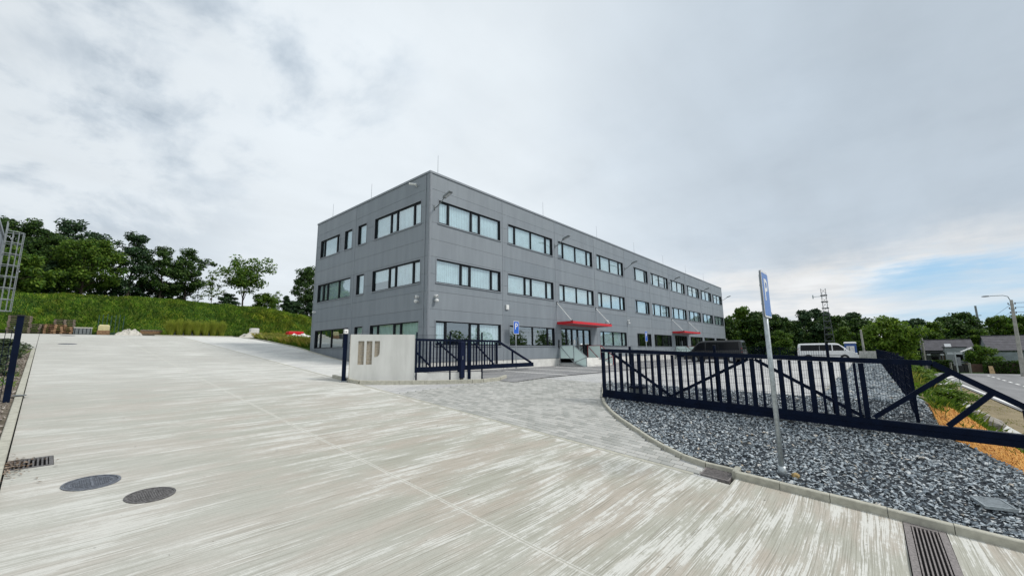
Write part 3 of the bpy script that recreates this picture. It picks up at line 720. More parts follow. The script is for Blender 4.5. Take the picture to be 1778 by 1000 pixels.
def clad(fn,bays,holes):
    back=MB()
    for k,(a0,a1) in enumerate(bays):
        hs=[h[:4] for h in holes if h[1]>a0 and h[0]<a1]
        for z0,z1 in zip(ROWS[:-1],ROWS[1:]):
            rects=cut(a0+.012,a1-.012,z0+.008,z1-.004,hs)
            while rects:      # touching rectangles make one sheet, sheets parted by a window are separate
                grp=[rects.pop(0)]; k_=0
                while k_<len(grp):
                    for r in list(rects):
                        g_=grp[k_]
                        if r[0]<g_[1]-1e-6 and r[1]>g_[0]+1e-6 and (abs(r[2]-g_[3])<1e-6 or abs(r[3]-g_[2])<1e-6): grp.append(r); rects.remove(r)
                    k_+=1
                m=MB()
                for r in grp: fbox(m,fn,r[0],r[1],0,.085,r[2],r[3])
                m.build('wall_panel',M['panel'],bld)
        for r in cut(a0,a1,2.0,12.5,hs): fbox(back,fn,r[0],r[1],.09,.30,r[2],r[3])
    return back
FB=[(6*k+(.14 if k==0 else 0),6*k+6-(.12 if k==9 else 0)) for k in range(10)]
LB=[(.14,8.15),(8.15,14.03)]
HF=WIN_F+[d+('',) for d in DOORS]
b1=clad(fF,FB,HF); b1.build('wall',M['joint'],bld)
b2=clad(fL,LB,WIN_L); b2.build('wall',M['joint'],bld)
# rear and far side, roof, plinth
m=MB(); m.box(BX+BLEN-.1,BX+BLEN,BY+.35,BY+BDEP,1.3,12.5); m.box(BX+.1,BX+BLEN,BY+BDEP-.1,BY+BDEP,1.3,12.5); m.build('wall',M['panel'],bld)
m=MB(); m.box(BX+.35,BX+BLEN-.1,BY+.35,BY+BDEP-.1,12.15,12.3); m.build('roof',M['steel'],bld)
def base_plinth():
    for k in range(10):
        for a0,a1 in cut(6*k+.02 if k else .05,6*k+5.985,0,1,[(12.3,17.2,-1,2),(36.5,41.5,-1,2)]) and [(r[0],r[1]) for r in cut(6*k+.02 if k else .05,6*k+5.985,0,1,[(12.3,17.2,-1,2),(36.5,41.5,-1,2)])]:
            m=MB(); fbox(m,fF,a0,a1,.02,.30,1.2,1.995); m.build('plinth_slab',M['plinth'],bld)
    m=MB(); fbox(m,fL,.05,14.1,.02,.30,1.2,1.995); m.build('plinth_slab',M['plinth'],bld)
base_plinth()
# corner trims, joint covers, parapet cap
m=MB(); m.box(BX-.015,BX+.14,BY-.015,BY+.14,1.98,12.5); m.box(BX-.028,BX-.012,BY+.03,BY+.10,1.98,12.5); m.box(BX+.03,BX+.10,BY-.028,BY-.012,1.98,12.5); m.build('corner_trim',M['trim'],bld)
m=MB(); m.box(BX+BLEN-.12,BX+BLEN+.012,BY-.012,BY+.3,1.98,12.5); m.build('corner_trim',M['trim'],bld)
m=MB(); m.box(BX-.012,BX+.3,BY+14.03,BY+14.165,1.98,12.5); m.build('corner_trim',M['trim'],bld)
for k in range(1,10):
    m=MB(); fbox(m,fF,6*k-.035,6*k+.035,-.014,.02,1.98,12.5); m.build('joint_cover',M['trim'],bld)
m=MB(); fbox(m,fL,8.115,8.185,-.014,.02,1.98,12.5); m.build('joint_cover',M['trim'],bld)
m=MB(); fbox(m,fL,.33,.40,-.03,.02,1.98,12.45); m.build('downpipe_cover',M['trim'],bld)
cap=MB(); fbox(cap,fF,-.04,BLEN+.04,-.045,.36,12.505,12.62); cap.build('parapet_cap',M['trim'],bld)
cap=MB(); fbox(cap,fL,.365,BDEP+.04,-.045,.36,12.505,12.62); cap.build('parapet_cap',M['trim'],bld)
# interior shell seen through the glass
m=MB()
for z in (5.35,8.75,12.1): m.box(BX+.31,BX+BLEN-.3,BY+.31,BY+BDEP-.3,z-.15,z+.0,1)
m.box(BX+.31,BX+BLEN-.3,BY+.31,BY+BDEP-.3,1.85,1.95,1)
m.box(BX+3.3,BX+BLEN-.3,BY+3.6,BY+3.75,1.96,12.0); m.box(BX+3.3,BX+3.45,BY+3.8,BY+BDEP-.4,1.96,12.0)
for k in range(1,10): m.box(BX+6*k-.06,BX+6*k+.06,BY+.31,BY+3.58,1.97,11.94)
m.box(BX+.31,BX+3.28,BY+8.09,BY+8.21,1.97,11.94)
m.build('interior',[M['inner'],M['floor_in']],bld)
BLW={'b':1.0,'g':.75,'d':.0}
def window(fn,a0,a1,z0,z1,pat,bl,flip=False):
    t=.05; g=.10
    fr=MB()
    for r in ((a0,a1,z0,z0+t),(a0,a1,z1-t,z1),(a0,a0+t,z0+t,z1-t),(a1-t,a1,z0+t,z1-t)): fbox(fr,fn,r[0],r[1],.055,.18,r[2],r[3])
    ws=PAT[pat]; tot=sum(ws); span=a1-a0-2*t; c=a0+t; xs=[]
    for i,w in enumerate(ws):
        e=c+span*w/tot; xs.append((c,e))
        if i<len(ws)-1: fbox(fr,fn,e-.04,e+.04,.06,.17,z0+t,z1-t)
        c=e
    o=fr.build('window',M['frame'],bld)
    # thin metal surround with small ears at the head, folded sill
    su=MB()
    for r in ((a0-.05,a0,z0-.03,z1+.05),(a1,a1+.05,z0-.03,z1+.05),(a0,a1,z1,z1+.05)): fbox(su,fn,r[0],r[1],-.016,.05,r[2],r[3])
    su.build('surround',M['trim'],o)
    si=MB(); fbox(si,fn,a0-.06,a1+.06,-.05,.054,z0-.06,z0-.005); si.build('sill',M['trim'],o)
    for i,(u,v) in enumerate(xs):
        u2=u+(.04 if i else 0); v2=v-(.04 if i<len(xs)-1 else 0)
        if ws[i]/tot<.2 or pat=='nWn' and i!=1:     # opening sash has its own frame
            s=MB(); b=.038
            for r in ((u2,v2,z0+t,z0+t+b),(u2,v2,z1-t-b,z1-t),(u2,u2+b,z0+t+b,z1-t-b),(v2-b,v2,z0+t+b,z1-t-b)): fbox(s,fn,r[0],r[1],.062,.15,r[2],r[3])
            s.build('sash',M['frame'],o); u2+=b; v2-=b; zz0,zz1=z0+t+b,z1-t-b
        else: zz0,zz1=z0+t,z1-t
        p=MB(); e=.002; A=[fn(u2,.115,zz0),fn(v2,.115,zz0),fn(v2,.115,zz1),fn(u2,.115,zz1)]
        p.add(A,[(0,1,2,3)] if fn is fF else [(3,2,1,0)]); p.build('pane',M['glass'],o)
        r=random.random(); drop=1.0 if r<BLW[bl] else 0
        if bl=='b' and random.random()<.06: drop=random.choice([.6,.8])
        if drop:
            q=MB(); zb=zz1-(zz1-zz0)*drop+.012
            k=max(1,int((v2-u2)/.13))      # vertical lamellae
            for j in range(k):
                uu=u2+(v2-u2)*j/k; ww=(v2-u2)/k*.995; d0,d1=(.165,.18)
                P=[fn(uu,d0,zb),fn(uu+ww,d0+.012,zb),fn(uu+ww,d0+.012,zz1+.03),fn(uu,d0,zz1+.03)]
                q.add(P,[(0,1,2,3)])
            q.build('blind',M['blind'],o)
for w in WIN_F: window(fF,*w)
for w in WIN_L:
    window(fL,*w)
# ---- entrances
def entrance(x0,x1,z0,z1,first):
    fr=MB(); t=.08
    for r in ((x0,x1,z1-t,z1),(x0,x0+t,z0,z1-t),(x1-t,x1,z0,z1-t)): fbox(fr,fF,r[0],r[1],.055,.20,r[2],r[3])
    div=[0,.18,.36,.56,.78,1.0]; xs=[x0+t+(x1-x0-2*t)*d for d in div]
    for e in xs[1:-1]: fbox(fr,fF,e-.07,e+.07,.06,.19,z0,z1-t)
    fbox(fr,fF,x0+t,x1-t,.07,.18,z0,z0+.12)
    o=fr.build('door',M['frame'],bld)
    for a,b in zip(xs[:-1],xs[1:]):
        p=MB(); p.add([fF(a+.05,.12,z0+.1),fF(b-.05,.12,z0+.1),fF(b-.05,.12,z1-t),fF(a+.05,.12,z1-t)],[(0,1,2,3)]); p.build('pane',M['glassdoor'],o)
    h=MB()
    for s in (-.12,.12): h.cyl(fF(xs[3]+s,.03,z0+.7),fF(xs[3]+s,.03,z0+1.6),.018,n=8); 
    h.build('handle',M['galv'],o)
    if first:
        p=MB(); p.add([fF(xs[2]+.25,.108,z0+1.05),fF(xs[2]+.50,.108,z0+1.05),fF(xs[2]+.50,.108,z0+1.40),fF(xs[2]+.25,.108,z0+1.40)],[(0,1,2,3)]); p.build('notice',M['white'],o)
for i,d in enumerate(DOORS): entrance(*d,i==0)
def canopy(x0,x1):
    m=MB(); y0=BY-1.42; y1=BY-.02; z=4.50
    for r in ((x0,x1,y0,y0+.09),(x0,x1,y1-.08,y1),(x0,x0+.09,y0+.09,y1-.08),(x1-.09,x1,y0+.09,y1-.08)): m.box(*r,z,z+.19)
    c=m.build('canopy',M['red'],bld)
    p=MB(); p.box(x0+.09,x1-.09,y0+.09,y1-.08,z+.06,z+.085); p.build('canopy_sheet',M['steel'],c)
    for x in (x0+.06,x1-.06):
        r=MB(); r.cyl((x,y0+.14,z+.22),(x,BY-.02,z+1.62),.032,n=8); r.build('tie_rod',M['whiteplastic'],c)
        r=MB(); r.box(x-.06,x+.06,BY-.045,BY-.016,z+1.52,z+1.72); r.box(x-.03,x+.03,y0+.05,y0+.2,z+.19,z+.26); r.build('bracket',M['joint'],c)
canopy(BX+12.0,BX+18.0); canopy(BX+36.0,BX+42.0)
def steps(x0,x1,yp,n=3):
    """landing with steps, frosted railings"""
    st=thing('entrance_steps','white concrete entrance steps under the %s red canopy'%('nearer' if x0<40 else 'farther'),'steps',(x0,BY-1.2,1.4))
    zb=1.38; zt=1.98; rise=(zt-zb)/(n+1)
    m=MB(); m.box(x0,x1,BY-1.25,BY+.015,zb-.2,zt); m.build('landing',M['plinth'],st)
    for k in range(n):
        m=MB(); m.box(x0+.05,x1-.05,BY-1.25-.32*(k+1),BY-1.254-.32*k,zb-.2,zt-rise*(k+1)); m.build('step',M['plinth'],st)
    for x,mat,nm in ((x0-.03,'galv','railing'),(x1+.03,'redframe','railing')):
        yA,yB,yC=BY-.06,BY-1.25,BY-2.3
        prof=[(yA,zt-.32),(yB,zt-.32),(yC,zb-.05),(yC,zb+.72),(yB,zt+.95),(yA,zt+.95)]
        r=MB(); pr=[(x,a,b) for a,b in prof]
        for a,b in zip(pr,pr[1:]+pr[:1]): r.bar(a,b,.045,.045)
        r.bar((x,yB,zt-.32),(x,yB,zt+.95),.045,.045); r.bar((x,yA,zt+.93),(x,yB,zt-.3),.04,.04); r.bar((x,yB,zt-.3),(x,yC,zb+.68),.04,.04)
        fr=r.build(nm,M[mat],st)
        g=MB(); g.prism([(a,b) for a,b in prof],lambda a,b,d:(x+d,a,b),.030,.034); g.build('glass_infill',M['frost'],fr)
steps(BX+12.25,BX+16.2,0); steps(BX+36.6,BX+40.8,0)
# ---- lightning rods on the roof edge
for x in (14.31,24.7,33.1,41.2,49.5,57.8,66.0): 
    m=MB(); m.cyl((x,BY+.6,12.3),(x,BY+.6,14.1),.014,.008,6); m.box(x-.12,x+.12,BY+.48,BY+.72,12.301,12.36); m.build('lightning_rod',M['steel'],bld)
for y in (25.4,31.2):
    m=MB(); m.cyl((BX+.9,y,12.3),(BX+.9,y,14.4),.014,.008,6); m.box(BX+.78,BX+1.02,y-.12,y+.12,12.301,12.36); m.build('lightning_rod',M['steel'],bld)
# ---- wall lamps on outreach arms
lampspots=[(.35,'wall lamp on an arm at the top of the facade beside the building corner'),(12.0,'wall lamp on an arm above the second panel joint, nearer than the first canopy'),
 (24.0,'wall lamp on an arm high on the facade beside the narrow fifth window'),(36.0,'wall lamp on an arm above the nearer end of the second red canopy'),(48.0,'wall lamp on an arm high on the facade beyond the second red canopy'),(59.85,'wall lamp on an arm at the far end of the facade')]
first=None
for i,(a,lab) in enumerate(lampspots):
    x=BX+a
    if first is None:
        first=thing('wall_lamp',lab,'wall lamp',(x,BY,10.55),'wall lamps along the facade')
        m=MB(); m.box(x-.05,x+.05,BY-.04,BY-.016,10.40,10.66); m.build('wall_plate',M['steel'],first)
        m=MB(); m.tube([(x,BY-.04,10.5),(x+.02,BY-.35,10.62),(x+.05,BY-.8,10.95)],.028,6); m.build('arm',M['steel'],first)
        m=MB(); m.prism([(-.75,10.95),(-.72,10.90),(-1.28,11.06),(-1.36,11.12),(-1.30,11.16),(-.80,11.03)],lambda a,b,d:(x+d,BY+a,b),-.06,.16); h=m.build('lamp_head',M['steel'],first)
        m=MB(); m.add([(x-.03,BY-.84,10.925),(x+.13,BY-.84,10.925),(x+.13,BY-1.26,11.045),(x-.03,BY-1.26,11.045)],[(0,1,2,3)]); m.build('lens',M['lamp'],h)
    else:
        copy_tree(first,None,lab,(x,BY,10.55))
# ---- security cameras and boxes
def dome_cam(p,dirv,lab,shield=True):
    x,y,z=p; o=thing('security_camera',lab,'camera',p,'white cameras on the building'); dx,dy=dirv
    m=MB(); m.cyl((x,y,z+.12),(x+dx*.12,y+dy*.12,z+.12),.075,.07,10); m.build('mount',M['whiteplastic'],o)
    m=MB(); m.ball((x+dx*.15,y+dy*.15,z+.11),.09,.09,.09); m.build('camera_body',M['whiteplastic'],o)
    if shield:
        m=MB(); m.ball((x+dx*.16,y+dy*.16,z-.13),.11,.11,.10); m.cyl((x,y,z-.12),(x+dx*.14,y+dy*.14,z-.12),.05,.05,8); m.build('dome',M['whiteplastic'],o)
        m=MB(); m.ball((x+dx*.235,y+dy*.235,z+.11),.03,.03,.03); m.build('lens',M['frame'],o)
dome_cam((13.80,BY-.0,5.42),(0,-1),'pair of white dome cameras on the front facade beside the building corner')
dome_cam((BX,18.35,5.42),(-1,0),'pair of white dome cameras on the left end wall near the building corner')
dome_cam((37.35,BY,5.25),(0,-1),'white dome camera on the joint right of the first red canopy')
dome_cam((33.0,BY,5.0),(0,-1),'small round white camera above the right end of the first red canopy',False)
dome_cam((BX,31.2,5.5),(-1,0),'small white camera on the far edge of the left end wall',False)
o=thing('bullet_camera','white bullet camera under the parapet of the left end wall','camera',(BX,18.7,12.1),'white cameras on the building')
m=MB(); m.cyl((BX-.02,18.72,12.02),(BX-.16,18.72,12.08),.035,n=8); m.build('bracket',M['whiteplastic'],o)
m=MB(); m.cyl((BX-.12,18.62,12.08),(BX-.32,19.05,12.17),.06,.06,10); m.build('camera_body',M['whiteplastic'],o)
m=MB(); m.box(19.52,19.78,BY-.09,BY-.016,5.22,5.52); m.box(19.55,19.75,BY-.10,BY-.09,5.26,5.48); tag(m.build('wall_box',M['whiteplastic']),'small white box on the facade above the second ground floor window','box')
o=thing('intercom','dark door intercom strip on the wall left of the first glass entrance','intercom',(BX+12.1,BY,2.5))
m=MB(); m.box(BX+12.08,BX+12.22,BY-.05,BY-.015,2.75,3.35); m.build('panel_plate',M['frame'],o)
for z in (2.85,2.97,3.09): m=MB(); m.cyl((BX+12.15,BY-.065,z),(BX+12.15,BY-.05,z),.025,n=8); m.build('button',M['galv'],o)
# ================================================================== gates, fences, name wall, signs
def mesh_panel(w,h,name='mesh_panel',big=.2,small=.05,wire=.0026):
    """welded wire panel in local x-z, origin at lower left"""
    m=MB()
    n=round(w/small)
    for k in range(n+1): m.bar((k*w/n,0,0),(k*w/n,0,h),wire*2,wire*2)
    q=round(h/big)
    for k in range(q+1):
        for s in (-.005,.005): m.bar((0,s,k*h/q),(w,s,k*h/q),wire*2,wire*2)
    return m.mesh(name,M['anth'])
PANELS={}
def fence(label,pts,zb,h,post_top=.06,step=2.6,group=None,plinth=None,skip_first=False,pk={}):
    """pts: two plan points; zb(x,y): lower edge of the mesh"""
    (x0,y0),(x1,y1)=pts; ln=math.hypot(x1-x0,y1-y0); n=max(1,round(ln/step)); w=ln/n; key=(round(w,3),round(h,3))
    if key not in PANELS: PANELS[key]=mesh_panel(w-.06,h,**pk)
    rz=math.atan2(y1-y0,x1-x0); dx,dy=math.cos(rz),math.sin(rz)
    f=thing('mesh_fence',label,'fence',(x0,y0,zb(x0,y0)),group)
    for k in range(n+1):
        x,y=x0+dx*w*k,y0+dy*w*k; kk=min(k,n-1); zc=zb(x0+dx*w*(kk+.5),y0+dy*w*(kk+.5))
        if not(skip_first and k==0):
            m=MB(); m.bar((x,y,Tz(x,y)-.2),(x,y,zc+h+post_top),.06,.06,(dx,dy,0)); p=m.build('fence_post',M['anth'],f)
            m=MB(); m.bar((x,y,zc+h+post_top),(x,y,zc+h+post_top+.015),.066,.066,(dx,dy,0)); m.build('post_cap',M['blackplastic'],p)
        if k<n:
            o=inst('mesh_panel',PANELS[key],f,(x+dx*.03,y+dy*.03,zc),0); o.rotation_euler.z=rz
            if plinth:
                m=MB(); a=(x+dx*.035,y+dy*.035); b=(x+dx*(w-.035),y+dy*(w-.035)); za=Tz(*a)-.1; zt=zc-.03
                m.bar((a[0],a[1],(za+zt)/2),(b[0],b[1],(za+zt)/2),.05,zt-za); m.build('plinth_slab',M['plinth'],f)
    return f
def gate(name,label,group,P,length,tail,h,widths,pitch,braces,tailrail,taildiag,post_end=None):
    """cantilever sliding gate. P(a,z,d) -> world, a runs along the leaf, z above its lower edge"""
    g=thing(name,label,'gate',P(0,0,0),group)
    def R_(nm,a0,z0,a1,z1,w,hh,d=0): return MB().bar(P(a0,z0,d),P(a1,z1,d),w,hh).build(nm,M['anth'],g)
    R_('lower_rail',0,.185,length+tail,.185,.08,.12)
    R_('running_track',-.02,.062,length+tail,.062,.10,.118)
    R_('top_rail',0,h-.06,tailrail[0][0],h-.06,.08,.12)
    R_('end_stile',.05,.25,.05,h-.122,.08,.10)
    R_('end_stile',length-.05,.25,length-.05,h-.122,.08,.10)
    a=.05+pitch; k=0
    while a<length-.12:
        R_('bar',a,.246,a,h-.121,.028,widths[k%len(widths)],0) if 0 else MB().bar(P(a,.246,.0),P(a,h-.121,.0),.028,widths[k%len(widths)],(P(1,0,0)[0]-P(0,0,0)[0],P(1,0,0)[1]-P(0,0,0)[1],0)).build('bar',M['anth'],g)
        a+=pitch; k+=1
    for a0,z0,a1,z1 in braces: R_('brace',a0,z0,a1,z1,.05,.075,.045)
    for (a0,z0),(a1,z1) in zip(tailrail[:-1],tailrail[1:]): R_('tail_rail',a0,z0,a1,z1,.08,.11)
    for a0,z0,a1,z1 in taildiag: R_('tail_strut',a0,z0,a1,z1,.07,.09)
    return g
# --- entrance gate beside the gravel, slid open
GX,GY=12.32,6.76
def PR(a,z,d): return (GX+d,GY-a,1.003-.0455*a+z)
h=1.575
g=gate('sliding_gate','anthracite sliding gate with zigzag braces standing open over the dark gravel','sliding gates',PR,6.62,3.1,h,(.055,.07,.11),.2065,
  [(.35,h-.14,2.2,.26),(2.2,.26,4.3,h-.14),(4.45,h-.14,6.5,.26)],[(0,h-.06),(7.72,h-.06),(8.85,.76),(9.66,.30)],
  [(6.68,.28,7.98,1.36),(7.80,.26,8.48,.98),(8.86,.25,8.86,.70)])
MB().bar(PR(3.2,.245,.06),PR(9.5,.245,.06),.012,.02).build('rail_seam',M['steel'],g)
for a in (1.05,5.0):
    s=thing('roller_stand','dark roller stand carrying the open gate %s'%('near its closing end' if a<2 else 'at mid length behind the sign post'),'roller stand',(GX,GY-a,Tz(GX,GY-a)),'roller stands under the gate')
    z=Tz(GX,GY-a); zt=1.003-.0455*a
    MB().box(GX-.16,GX+.16,GY-a-.22,GY-a+.22,z-.05,z+.035).build('base_plate',M['anth'],s)
    m=MB(); m.box(GX-.05,GX+.05,GY-a-.17,GY-a+.17,z+.035,zt-.06); m.build('roller_block',M['anth'],s)
    for q in (-.11,.11): MB().cyl((GX-.07,GY-a+q,zt-.055),(GX+.07,GY-a+q,zt-.055),.05,n=10).build('roller',M['blackplastic'],s)
s=thing('gate_motor','grey gate motor box standing on the gravel behind the open gate','motor',(GX+.45,5.75,1.0)); z=Tz(12.75,5.75)
m=MB(); m.bbox(GX+.30,GX+.62,5.52,5.98,z,z+.40,.03); m.build('housing',M['steel'],s)
m=MB(); m.bbox(GX+.29,GX+.63,5.51,5.99,z+.403,z+.46,.03); m.build('cover',M['anth'],s)
# --- driveway gate, slid open along the facade
def PL(a,z,d): return (8.55+a,15.9-d,1.60+z)
hl=1.57
gate('sliding_gate','anthracite sliding gate parked between the name wall and the facade','sliding gates',PL,8.45,3.25,hl,(.045,.07,.11),.205,
  [(.4,hl-.14,1.9,.26),(2.3,hl-.14,3.75,.26),(4.1,hl-.14,5.85,.26),(6.55,hl-.14,8.1,.26)],[(0,hl-.06),(8.5,hl-.06),(11.5,.24)],[(9.75,.25,9.75,.96)])
# --- gate post with motor housing at the end of the name wall fence
def tall_post(nm,x,y,z1,w,lab,cat,rz,grp=None,mat='anth'):
    z=Tz(x,y); o=thing(nm,lab,cat,(x,y,z),grp); d=(math.cos(rz),math.sin(rz),0)
    MB().bar((x,y,z-.2),(x,y,z1),w,w,d).build('shaft',M[mat],o)
    MB().bar((x,y,z1),(x,y,z1+.02),w+.012,w+.012,d).build('cap',M['blackplastic'],o)
    MB().bar((x,y,z),(x,y,z+.025),w+.12,w+.12,d).build('base_plate',M['galv'],o); return o
tall_post('gate_post',12.27,13.16,3.05,.13,'dark gate post at the end of the mesh fence right of the name wall','gate post',R(-30))
o=thing('gate_motor','tall navy blue motor cabinet beside the gate post right of the name wall','motor',(11.95,13.33,1.4)); z=Tz(11.95,13.33)
m=MB(); m.bbox(11.87,12.08,13.22,13.46,z+.16,2.97,.03); m.build('cabinet',M['navy'],o)
m=MB(); m.box(11.89,12.06,13.25,13.43,z-.05,z+.155); m.build('foot',M['blackplastic'],o)
m=MB(); m.box(11.95,11.97,13.205,13.218,2.2,2.35); m.build('lock',M['galv'],o)
# --- post that receives the driveway gate at the left edge
pz=Tz(-.33,15.9)
o=thing('gate_post','dark slim receiving post leaning into view at the left kerb of the driveway','gate post',(-.40,15.85,pz))
MB().bar((-.40,15.85,pz-.1),(-.40,15.85,3.52),.115,.115,(1,0,0)).build('shaft',M['anth'],o)
MB().bar((-.40,15.85,3.52),(-.40,15.85,3.545),.142,.142,(1,0,0)).build('cap',M['blackplastic'],o)
for zz in (1.9,2.5,3.2): MB().box(-.48,-.466,15.82,15.88,zz,zz+.06).build('clamp',M['galv'],o)
o=tag(MB().box(-.33,-.10,16.35,16.62,Tz(-.2,16.5)+.058,Tz(-.2,16.5)+.075).build('cover_plate',M['steel']),'grey metal cover plate lying across the left kerb behind the receiving post','plate')
fence('mesh fence with thin wires left of the receiving post above the planted bed',[(-.47,15.85),(-5.5,15.85)],lambda x,y:pz+.10,1.63,step=2.5,group='wire mesh fences',skip_first=True,pk=dict(small=.10,wire=.006))
# --- fences round the yard
fence('wire mesh fence along the gravel directly behind the open sliding gate',[(12.95,6.05),(12.95,.80)],lambda x,y:1.00,1.52,.10,2.6,'wire mesh fences')
fence('short lower wire mesh fence panel ending at the corner post behind the gate tail',[(12.95,.80),(12.95,-.64)],lambda x,y:.60,1.56,.05,1.44,'wire mesh fences',skip_first=True)
fence('first wire mesh fence panel along the bank right of the corner post',[(12.97,-.66),(15.6,-.66)],lambda x,y:.70,1.48,.05,2.6,'wire mesh fences',skip_first=True)
fence('wire mesh fence receding along the road side of the gravel strip',[(15.6,-.66),(67.6,-.66)],lambda x,y:1.02,1.23,.05,2.6,'wire mesh fences',plinth=True,skip_first=True)
fence('wire mesh fence closing the far end of the yard behind the vans',[(67.7,-.6),(67.7,17.0)],lambda x,y:Tz(67,max(y,0))+.1,1.43,.05,2.5,'wire mesh fences')
# --- concrete name wall
WO=Vector((8.085,15.545,0)); WD=Vector((.867,-.4985,0)).normalized(); WN=Vector((-WD.y,WD.x,0))*-1   # WN points to the viewer's side
if WN.y>0: WN=-WN
def PW(u,z,d): p=WO+WD*u-WN*d; return (p.x,p.y,z)
wl=thing('name_wall','low pale concrete name wall with three recessed bars at the driveway corner','wall',(8.085,15.545,1.4))
Z0,Z1=1.30,3.262; UL=2.515
wm=MB()
def wbox(u0,u1,z0,z1,d0,d1): wm.prism([(u0,z0),(u1,z0),(u1,z1),(u0,z1)],PW,d0,d1)
D=.055
gz0,gz1=2.065,2.998
wbox(0,.29,Z0,Z1,0,D); wbox(.29,1.112,gz1,Z1,0,D); wbox(1.112,UL,Z0,Z1,0,D); wbox(.29,.914,Z0,gz0,0,D); wbox(.515,.604,gz0,gz1,0,D); wbox(.823,.914,gz0,gz1,0,D)
arc=[(.914+.0,2.36)]; r=.165
pts=[(.914,Z0),(1.112,Z0),(1.112,2.36+r)]
pts+=[(1.112-r+r*math.cos(t),2.36+r+r*math.sin(t)) for t in [-math.pi/2*i/8 for i in range(1,9)]]+[(.914,2.36)]
wm.prism(pts,PW,0,D)
wm.prism([(0,Z0),(UL,Z0),(UL,Z1-.001),(0,Z1-.001)],PW,D+.012,.22)
wm.build('wall_body',M['cast'],wl)
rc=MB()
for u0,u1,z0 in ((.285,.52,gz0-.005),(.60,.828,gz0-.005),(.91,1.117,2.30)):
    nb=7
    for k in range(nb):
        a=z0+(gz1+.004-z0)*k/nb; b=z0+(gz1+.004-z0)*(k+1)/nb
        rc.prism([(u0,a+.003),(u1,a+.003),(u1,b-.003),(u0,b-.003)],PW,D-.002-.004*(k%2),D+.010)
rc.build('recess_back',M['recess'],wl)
m=MB(); m.prism([(-.02,Z0+.1),(.0,Z0+.1),(.0,Z1-.02),(-.02,Z1-.02)],PW,.0,.23); m.build('end_strip',M['recess'],wl)
m=MB(); a=Vector(PW(-.028,2.93,.11)); m.cyl(a,a-WD*.02,.03,n=10); m.build('photo_eye',M['blackplastic'],wl)
p=PW(-.20,0,.12)
o=tall_post('gate_post',p[0],p[1],3.27,.15,'dark guide post of the driveway gate at the left end of the name wall','gate post',R(-30))
o=thing('warning_lamp','small white box lamp on top of the guide post left of the name wall','lamp',(p[0],p[1],3.29))
m=MB(); m.bbox(p[0]-.07,p[0]+.07,p[1]-.06,p[1]+.06,3.295,3.47,.02); m.build('housing',M['white'],o)
m=MB(); m.cyl((p[0]-.02,p[1]-.062,3.37),(p[0]-.02,p[1]-.075,3.37),.022,n=8); m.build('eye',M['blackplastic'],o)
f=fence('short wire mesh fence on white plinth slabs between the name wall and the gate post',[(10.32,14.26),(12.76,12.86)],lambda x,y:1.70,1.55,.10,1.4,'wire mesh fences',plinth=True)
stones('gravel',420,lambda r,n:np.array([(lambda u,d:(WO.x+WD.x*u+WN.x*d,WO.y+WD.y*u+WN.y*d))(r.uniform(.2,5.2),r.uniform(.06,.34)) for _ in range(n)]),.02,.045,M['stone'],31,.02,off=.06)
# --- parking signs
def letter_P(w,h,fn,t=.003):
    """the letter P as one outline with a hole, built from strips; lower left at 0,0"""
    m=MB(); s=w*.26; m.prism([(0,0),(s,0),(s,h),(0,h)],fn,0,t)
    rO=h*.29; cx=w-rO; cy=h-rO; rI=rO-s*.92
    m.prism([(s,h-(rO-rI)),(cx,h-(rO-rI)),(cx,h),(s,h)],fn,0,t); m.prism([(s,h-2*rO),(cx,h-2*rO),(cx,h-2*rO+(rO-rI)),(s,h-2*rO+(rO-rI))],fn,0,t)
    n=12
    for k in range(n):
        a0=-math.pi/2+math.pi*k/n; a1=-math.pi/2+math.pi*(k+1)/n
        m.prism([(cx+rI*math.cos(a0),cy+rI*math.sin(a0)),(cx+rO*math.cos(a0),cy+rO*math.sin(a0)),(cx+rO*math.cos(a1),cy+rO*math.sin(a1)),(cx+rI*math.cos(a1),cy+rI*math.sin(a1))],fn,0,t)
    return m
def rrect(w,h,r,n=4):
    out=[]
    for cx,cy,a in ((w/2-r,h/2-r,0),(-w/2+r,h/2-r,90),(-w/2+r,-h/2+r,180),(w/2-r,-h/2+r,270)):
        for k in range(n+1): t=R(a+90*k/n); out.append((cx+r*math.cos(t),cy+r*math.sin(t)))
    return out
def parking_sign(x,y,zg,zb,w,h,label,rz=0,pr=.032,blue='blue',grp='blue parking signs'):
    """plate faces -Y before rotation by rz"""
    c,s=math.cos(rz),math.sin(rz)
    def F(a,z,d): lx,ly=a,-.05-d; return (x+lx*c-ly*s,y+lx*s+ly*c,z)
    g=thing('parking_sign',label,'parking sign',(x,y,zg),grp); zc=zb+h/2
    MB().cyl((x,y,zg-.3),(x,y,zb+h-.05),pr,n=14).build('post',M['galv'],g,True)
    MB().cyl((x,y,zg-.02),(x,y,zg+.16),pr*1.55,n=14).build('post_sleeve',M['galv'],g,True)
    m=MB(); m.prism(rrect(w,h,.05),lambda a,b,d:F(a,zc+b,d),-.028,0); pl=m.build('plate',M['signback'],g)
    m=MB(); m.prism(rrect(w-.012,h-.012,.045),lambda a,b,d:F(a,zc+b,d),.001,.003); m.build('border',M['white'],pl)
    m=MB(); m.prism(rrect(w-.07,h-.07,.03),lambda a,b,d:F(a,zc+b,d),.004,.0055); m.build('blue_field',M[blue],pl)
    lw,lh=w*.46,h*.47
    m=letter_P(lw,lh,lambda a,b,d:F(a-lw*.47,zc-h*.06+b-lh*.28+lh*.12,d+.0065)); m.build('letter',M['white'],pl)
    for q in (.2,-.2): MB().bar(F(-.09,zc+h*q,-.055),F(.09,zc+h*q,-.055),.05,.025).build('clamp',M['galv'],g)
    return g
